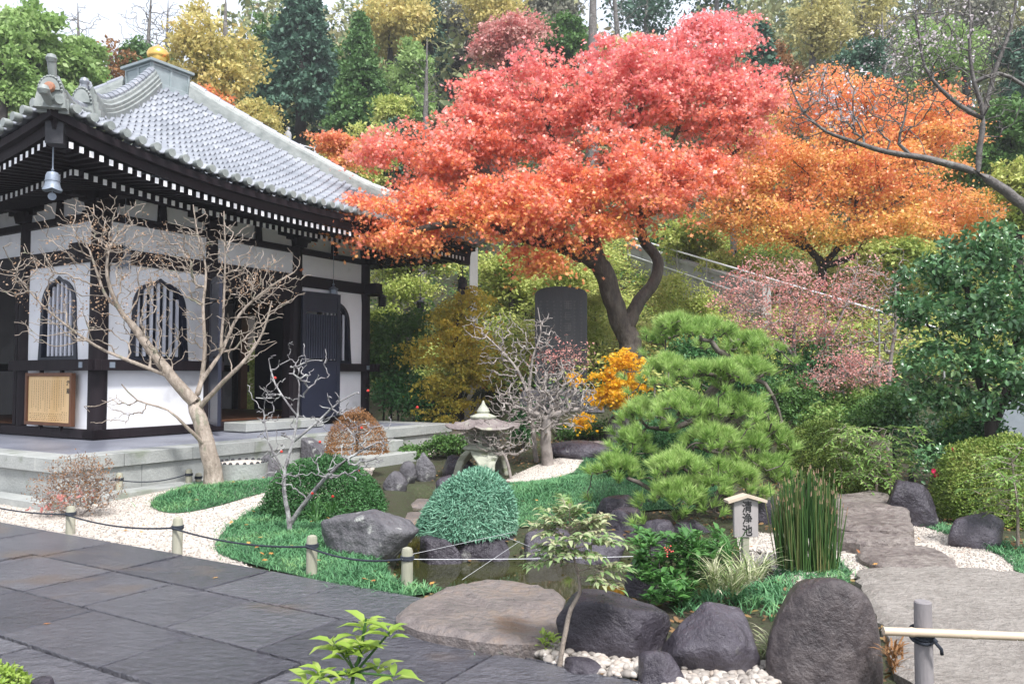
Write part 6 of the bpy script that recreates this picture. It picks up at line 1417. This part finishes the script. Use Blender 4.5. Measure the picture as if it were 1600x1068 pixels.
leafy_shrub('dark evergreen shrub filling the shade behind pine and azalea hedge', 1180, 690, 13.4, [blob(1150, 600, 60, 40, 13.6, .5), blob(1090, 560, 50, 40, 13.8, .5)], 120, 60, .2, .065, 'l_box')
leafy_shrub('yellow-green leafy plants right of the red maple trunk', 1075, 520, 18.2, [blob(1065, 470, 50, 32, 18.2, .5), blob(1110, 490, 40, 28, 17.8, .5), blob(1045, 445, 25, 22, 18.4, .3)], 110, 60, .2, .075, 'l_lime')
leafy_shrub('strap-leaved green plants between stele and red maple trunk', 930, 520, 17.6, [blob(932, 470, 20, 20, 17.6, .3), blob(925, 520, 22, 30, 17.4, .3)], 40, 40, .2, .16, 'l_lime', kind='blade', lw=.12)
leafy_shrub('russet-leaved twiggy shrub wrapping the foot of the stele', 870, 620, 15.6, [blob(865, 560, 38, 35, 15.6, .4), blob(905, 555, 28, 22, 15.6, .3)], 80, 9, .16, .05, 'l_pinkred')
leafy_shrub('mid green leafy shrub on the bank behind the mahonia', 1395, 700, 11.6, [blob(1395, 640, 40, 34, 11.6, .4), blob(1350, 655, 34, 22, 11.8, .4)], 110, 46, .15, .055, 'l_green', kind='fold')
leafy_shrub('yellow-green bush on the bank right of the long azalea hedge', 1310, 700, 12.4, [blob(1285, 650, 34, 22, 12.4, .4), blob(1330, 620, 34, 28, 12.6, .4)], 90, 46, .15, .055, 'l_fern', kind='fold')
leafy_shrub('dark green shrub beneath the camellia trunks', 1520, 700, 10.4, [blob(1530, 670, 34, 24, 10.4, .4), blob(1490, 690, 30, 18, 10.6, .4)], 110, 44, .15, .06, 'l_box', kind='fold')
# --- leaf litter on bare soil between rocks and shrubs
X = rng.uniform(-1.2, 7.5, 9000); Y_ = rng.uniform(3.9, 15.5, 9000); k = (pond_d(X, Y_) > -.05) & ~in_poly(X, Y_, PAVE)
for q in (g1, g4, g2, M2, M3): k &= ~in_poly(X, Y_, q)
X, Y_ = X[k], Y_[k]; n = len(X); C = np.stack([X, Y_, H(X, Y_) + rng.uniform(.015, .04, n)], 1); ax = rand_unit(n); ax[:, 2] *= .25
tag(leaves_obj('leaf_litter', C, ax, np.array([0, 0, 1.0]) + rng.normal(size=(n, 3)) * .35, .055 * rng.uniform(.5, 1.2, n), .03, 'oval', M['l_litter']), kind='stuff')
X, Y_ = sample_poly(pxpoly([(1030, 905), (1215, 895), (1235, 985), (1180, 960), (1060, 965)]), 900); n = len(X); az = rng.uniform(0, 6.28, n)
tag(leaves_obj('low_green_ground_cover', np.stack([X, Y_, H(X, Y_)], 1), np.stack([np.cos(az), np.sin(az), rng.uniform(.5, 1.5, n)], 1), np.array([0, 0, 1.0]) + rng.normal(size=(n, 3)) * .2, .10 * rng.uniform(.5, 1.3, n), .011, 'blade', M['l_mondo']), kind='stuff')
leafy_shrub('green shrub glimpsed through the open hall behind its far doorway', 408, 640, 22.5, [blob(408, 600, 40, 60, 22.5), blob(430, 560, 40, 50, 23.0)], 90, 70, .3, .10, 'l_lime')
# ------------------------------------------------------------------ the wooded hillside
def scatter_ground(n, x0, x1, y0, y1, fn=None):
    X = rng.uniform(x0, x1, n); Y = rng.uniform(y0, y1, n); return X, Y
def undergrowth(name, n, x0, x1, y0, y1, mat, L, hh, kind='diamond', lw=.5, up=.3, clump=9):
    m = n // clump; X, Y = scatter_ground(m, x0, x1, y0, y1); yy = Y - 8.0 * sm(1, -4, X); k = yy > 16.2
    lx, ly = (X - ORG[0]) * UX[0] + (Y - ORG[1]) * UX[1], (X - ORG[0]) * UY[0] + (Y - ORG[1]) * UY[1]; k &= (np.maximum(np.abs(lx), np.abs(ly)) > 5.6)
    X, Y = X[k], Y[k]; Hh = (.35 + .65 * np.clip(np.sin(X * 1.9 + 2 * np.sin(Y * .7)) * np.sin(Y * 1.6 + 1) + .4, 0, 1)) * hh
    C = np.repeat(np.stack([X, Y, H(X, Y)], 1), clump, 0); q = len(C); C[:, :2] += rng.normal(size=(q, 2)) * .16; C[:, 2] += np.repeat(Hh, clump) * rng.random(q) ** .7
    ax = rand_unit(q); ax[:, 2] = np.abs(ax[:, 2]) * .5 - .1; nr = np.array([0, -.25, 1.0]) + rng.normal(size=(q, 3)) * (1 - up)
    Ls = L * rng.uniform(.6, 1.35, q); return tag(leaves_obj(name, C, ax, nr, Ls, Ls * lw, kind, M[mat]), kind='stuff')
undergrowth('hillside_undergrowth', 120000, -5, 16, 16, 30, 'l_lime', .11, 1.0)
undergrowth('hillside_undergrowth', 26000, -5, 18, 16, 30, 'l_green', .12, .8)
undergrowth('hillside_undergrowth', 16000, -5, 18, 16, 32, 'l_brown', .10, .7)
undergrowth('hillside_bamboo_grass', 16000, -3, 14, 17, 28, 'l_lime', .30, .5, 'blade', .10)
undergrowth('hillside_undergrowth', 30000, -34, 34, 29, 62, 'l_green', .28, 1.6)
undergrowth('hillside_undergrowth', 20000, -34, 34, 29, 62, 'l_greywood', .26, 1.8)
m = 5200; X = rng.uniform(6.6, 17, m); Y_ = rng.uniform(7.5, 17, m); k = (X > 7.2 + .25 * (Y_ - 9).clip(0)) ; X, Y_ = X[k], Y_[k]; C = np.repeat(np.stack([X, Y_, H(X, Y_)], 1), 9, 0); q = len(C); C[:, :2] += rng.normal(size=(q, 2)) * .14; C[:, 2] += rng.random(q) * .7
ax = rand_unit(q); tag(leaves_obj('bank_undergrowth', C, ax, np.array([0, -.2, 1.0]) + rng.normal(size=(q, 3)) * .6, .09 * rng.uniform(.5, 1.4, q), .045, 'diamond', M['l_green']), kind='stuff')
# low shaded shrubs along the back of the garden
undergrowth('garden_ground_cover', 9000, -1.5, 9, 16.1, 17.4, 'l_box', .08, .45)

def crown_tree(name, label, px, ptop, pbot, rx, Y, kind, mat, bark='bark_dark', n=90, per=90, L=.16, group=None, shape='round', lean=0, gap=1.0):
    c0 = P(px, pbot, Y); x, y = c0[0], Y; g = Hs(x, y); zt = float(P(px, ptop, Y)[2]); zb = float(c0[2]); R_ = rx * Y / FPX; tb = np.array([x, y, g - .2]); hgt = zt - g
    t = empty(name, tuple(tb), 0, label, 'tree', group); s = Skel(); s.limb([tb, np.array([x + lean * .3, y, g + hgt * .35]), np.array([x + lean * .6, y, g + hgt * .7]), np.array([x + lean, y, zt - .05 * hgt])], [.022 * hgt + .05, .018 * hgt + .03, .011 * hgt + .02, .02], step=.4)
    if shape == 'cone':
        u = rng.random(n) ** .75; rr = R_ * (u * .95 + .05) * np.sqrt(rng.uniform(.25, 1, n)); a = rng.uniform(0, 6.28, n)
        pads = np.stack([x + lean * (1 - u) + rr * np.cos(a), y + rr * np.sin(a), zt - u * (zt - zb) - rr * .22], 1)
    else:
        k = 7; cs = []
        for _ in range(k): v = rand_unit(1)[0]; cs.append((np.array([x + lean * .5, y, (zt + zb) / 2]) + v * np.array([R_ * .55, R_ * .5, (zt - zb) * .28]), (R_ * rng.uniform(.4, .62), R_ * .5, (zt - zb) * rng.uniform(.18, .28))))
        pads = in_blobs(cs, n, .45)
    s.tie(pads, 3, .06, 0, .15); s.build('trunk', M[bark], t, .009, .5, tb)
    pr = .36 * R_ / math.sqrt(n / 60)
    C, ax, nr, Ls, Ws = pad_leaves(pads, per, pr * gap, .45 if shape != 'cone' else .35, L, lw=.6, up=.35, droop=.5 if shape == 'cone' else .25); leaves_obj('crown', C, ax, nr, Ls, Ws, 'diamond', M[mat], t, tb); return t
ct = crown_tree
ct('conifer_tree', 'tall dark blue-green cedar behind the yellow broadleaf tree', 470, -60, 190, 85, 40, 0, 'l_cedar', n=260, per=80, L=.26, shape='cone')
ct('conifer_tree', 'fresh green conical cypress in front of the dark cedar', 562, 22, 200, 58, 34, 0, 'l_cypress', n=260, per=90, L=.17, shape='cone')
ct('conifer_tree', 'dark cedar at the back between cypress and crimson maple', 660, -40, 170, 70, 48, 0, 'l_cedar', n=200, per=70, L=.28, shape='cone')
ct('conifer_tree', 'small dark conifer rising behind the red maple at its right', 1190, 35, 170, 42, 32, 0, 'l_cedar', n=150, per=70, L=.18, shape='cone')
ct('broadleaf_tree', 'yellow-olive broadleaf tree standing behind the gilded roof jewel', 350, -30, 190, 82, 31, 0, 'l_yellow', n=210, per=48, L=.17, bark='bark_grey')
ct('broadleaf_tree', 'light green bamboo-like tree at the upper left corner', 45, 5, 180, 78, 27, 0, 'l_bamboo', n=170, per=80, L=.20)
ct('broadleaf_tree', 'second light green tree just above the left roof ridge', 100, 70, 190, 55, 28, 0, 'l_bamboo', n=130, per=80, L=.18)
ct('broadleaf_tree', 'russet-leaved thin tree left of the gilded roof jewel', 172, 60, 165, 42, 33, 0, 'l_brown', n=80, per=30, L=.14, bark='bark_grey')
ct('broadleaf_tree', 'round green tree directly behind the gilded roof jewel', 238, 65, 150, 52, 35, 0, 'l_cypress', n=110, per=70, L=.17)
ct('broadleaf_tree', 'orange-tinted low tree behind the roof slope under the yellow tree', 330, 130, 215, 55, 30, 0, 'l_orange', n=80, per=50, L=.14)
ct('broadleaf_tree', 'second orange-brown low tree right of the yellow tree trunk', 400, 150, 215, 45, 29, 0, 'l_yellow', n=80, per=60, L=.13)
ct('broadleaf_tree', 'olive tree with yellowing crown above the cypress', 610, -20, 90, 75, 44, 0, 'l_yellow', n=130, per=60, L=.24)
ct('broadleaf_tree', 'lime-green citrus-like bush right of the cypress foot', 618, 130, 210, 34, 30, 0, 'l_lime', n=80, per=70, L=.12)
ct('broadleaf_tree', 'grey-green misty tree above the left part of the red maple', 720, -20, 130, 75, 50, 0, 'l_greywood', n=140, per=70, L=.28)
ct('broadleaf_tree', 'deep green tree filling the gap left of the red maple tip', 620, 170, 330, 55, 28, 0, 'l_cedar', n=110, per=70, L=.16)
ct('broadleaf_tree', 'grey-brown wooded crown above the middle of the red maple', 850, -50, 110, 85, 50, 0, 'l_greywood', n=150, per=75, L=.28)
ct('pine_tree', 'high loose dark pine against the white sky at top centre', 1010, -60, 60, 60, 48, 0, 'l_cedar', n=50, per=50, L=.25, bark='bark_grey')
ct('pine_tree', 'second high loose pine right of the white sky gap', 1120, -70, 40, 50, 46, 0, 'l_cedar', n=45, per=50, L=.25, bark='bark_grey')
ct('broadleaf_tree', 'pale yellow thin-leaved tree above the orange maple', 1270, -30, 120, 60, 36, 0, 'l_pale', n=120, per=45, L=.17, bark='bark_grey')
ct('broadleaf_tree', 'second pale yellow tree at the top right of the orange maple', 1350, -60, 80, 50, 40, 0, 'l_pale', n=90, per=40, L=.18, bark='bark_grey')
ct('broadleaf_tree', 'dark evergreen shrubby tree between pale yellow tree and cherry branches', 1345, 55, 160, 50, 29, 0, 'l_cedar', n=90, per=55, L=.14)
ct('broadleaf_tree', 'deep green tree behind the upright cherry limb', 1580, 150, 330, 70, 26, 0, 'l_green', n=150, per=80, L=.15)
ct('broadleaf_tree', 'lime tree low behind the cherry branch at the right edge', 1590, 240, 370, 55, 20, 0, 'l_lime', n=110, per=80, L=.11)
ct('broadleaf_tree', 'grey-leaved tree behind the cherry at the upper right corner', 1510, -30, 150, 90, 40, 0, 'l_greywood', n=130, per=60, L=.20)
ct('broadleaf_tree', 'green bush behind the right limb of the red maple', 1075, 330, 415, 50, 24, 0, 'l_lime', n=110, per=80, L=.10)
ct('broadleaf_tree', 'olive bush behind the stele top', 880, 400, 470, 55, 22, 0, 'l_lime', n=110, per=80, L=.09)

for a in [('pale green airy tree at the far left beside the white sky', 130, 55, 180, 45, 30, 'l_bamboo', .17), ('pale green airy tree cut by the left edge above the eave', 5, 20, 190, 50, 24, 'l_bamboo', .15), ('mid green tree in the gap between yellow tree and dark cedar', 425, 20, 200, 45, 44, 'l_green', .2), ('olive tree in the gap right of the fresh cypress', 640, 60, 220, 45, 40, 'l_bamboo', .19), ('leafy green tree between the dark cedar and the fresh cypress', 515, 60, 210, 42, 42, 'l_green', .18), ('pale olive tree directly behind the crimson maple top', 770, -50, 90, 70, 45, 'l_yellow', .22),
          ('mid green tree left of the straight pale trunk', 865, 10, 150, 60, 38, 'l_green', .18), ('lime-tinted tree right of the straight pale trunk', 985, 50, 160, 50, 36, 'l_lime', .17),
          ('russet tree above the gap between red and orange maples', 1215, 60, 200, 45, 34, 'l_brown', .15), ('lime tree low in the gap between red and orange maples', 1200, 170, 300, 50, 30, 'l_lime', .14),
          ('light green tree above the fork of the cherry', 1480, 20, 180, 80, 36, 'l_bamboo', .17), ('yellow-green bushy tree behind the fork of the cherry', 1520, 190, 310, 60, 27, 'l_lime', .13),
          ('dark evergreen at the upper right corner behind the cherry', 1605, 20, 190, 60, 34, 'l_cedar', .17), ('lime bush on the slope past the end of the tiled roof', 560, 190, 310, 60, 27, 'l_lime', .13),
          ('lime bush behind the two dark hanging lanterns', 640, 340, 460, 75, 24.5, 'l_lime', .11), ('bright lime bush just above the rounded stele top', 800, 385, 480, 62, 23.5, 'l_lime', .11),
          ('green bush at the upper end of the pipe hand rail', 1045, 350, 450, 40, 26.5, 'l_green', .11), ('lime bush below the left half of the orange maple', 1150, 385, 450, 50, 22.5, 'l_lime', .10),
          ('lime bush below the right half of the orange maple', 1400, 365, 440, 60, 20.5, 'l_lime', .10), ('olive bush between slope and square weathered post', 720, 330, 420, 55, 26, 'l_bamboo', .12)]:
    ct('broadleaf_tree', a[0], a[1], a[2], a[3], a[4], a[5], 0, a[6], n=120, per=75, L=a[7])
# bare trees against the sky
def bare_tree(label, px, ptop, Y, rx, lean=0, n=90, bark='bark_grey', r=.02, pbot=None):
    c = P(px, ptop, Y); x = c[0]; g = Hs(x, Y); zt = float(c[2]); hgt = zt - g; tb = np.array([x, Y, g - .2]); R_ = rx * Y / FPX; t = empty('bare_tree', tuple(tb), 0, label, 'tree'); s = Skel()
    s.limb([tb, np.array([x + lean * .4, Y, g + hgt * .4]), np.array([x + lean * .8, Y, g + hgt * .75]), np.array([x + lean, Y, zt])], [r * hgt + .05, r * hgt * .7 + .04, r * hgt * .35 + .02, .015], step=.4)
    s.tie(in_blobs([(np.array([x + lean, Y, g + hgt * .78]), (R_, R_ * .7, hgt * .22)), (np.array([x + lean * .6, Y, g + hgt * .55]), (R_ * .7, R_ * .6, hgt * .15))], int(n * 2.2), .6), 4, .05, 0, .1); s.build('trunk', M[bark], t, .012, .46, tb); return t
bare_tree('grey leafless tree against the white sky above the left trees', 145, 5, 42, 75, -.8, 200)
bare_tree('forked leafless tree against the white sky left of the yellow tree', 215, -20, 44, 60, .8, 200)
bare_tree('leafless grey-brown tree at the upper left behind the bamboo-like tree', 255, 0, 46, 55, .3, 180)
bare_tree('straight pale leafless trunk standing above the crown of the red maple', 922, -160, 27, 25, .1, 14, r=.019)
bare_tree('slanting leafless tree beside the white sky gap at top centre', 985, -80, 40, 60, -1.0, 90)
bare_tree('leafless grey tree behind the pale yellow tree', 1300, -60, 44, 90, .5, 200)
bare_tree('fine-twigged leafless tree behind the upright cherry limb', 1440, -40, 38, 80, .4, 240)
bare_tree('fine-twigged leafless tree behind the right edge of the orange maple', 1390, 20, 30, 60, -.3, 220)
bare_tree('slim leafless tree between cypress and red maple', 660, 60, 33, 30, .2, 60)
# distant wood behind everything
n = 560; X = rng.uniform(-75, 75, n); Y = rng.uniform(44, 85, n); cs = []
parts = []
for x, y in zip(X, Y):
    g = Hs(x, y); hh = rng.uniform(5, 8) if abs(x / y + .5) < .16 or abs(x / y - .17) < .09 else rng.uniform(10, 17); m = 60
    q = np.array([x, y, g + hh * .5]) + rand_unit(m) * (rng.random((m, 1)) ** .4) * np.array([2.8, 2.8, hh * .55]); parts.append(q)
pads = np.concatenate(parts); C, ax, nr, Ls, Ws = pad_leaves(pads, 9, .55, .6, .42, lw=.6, up=.3); leaves_obj('far_wood', C, ax, nr, Ls, Ws, 'diamond', M['l_farwood'])['kind'] = 'stuff'
# ------------------------------------------------------------------ misty air
b = MB(); b.box((0, 48, 17.5), (212, 126, 43)); hz = b.build('haze', []); hz['kind'] = 'stuff'
m, t_, nd, ln = _m('misty_air'); out = nd('ShaderNodeOutputMaterial'); pv_ = nd('ShaderNodeVolumePrincipled')
pv_.inputs['Color'].default_value = (.93, .95, 1, 1); pv_.inputs['Density'].default_value = .0011; pv_.inputs['Anisotropy'].default_value = .2
ln(pv_.outputs[0], out.inputs['Volume']); hz.data.materials.append(m)
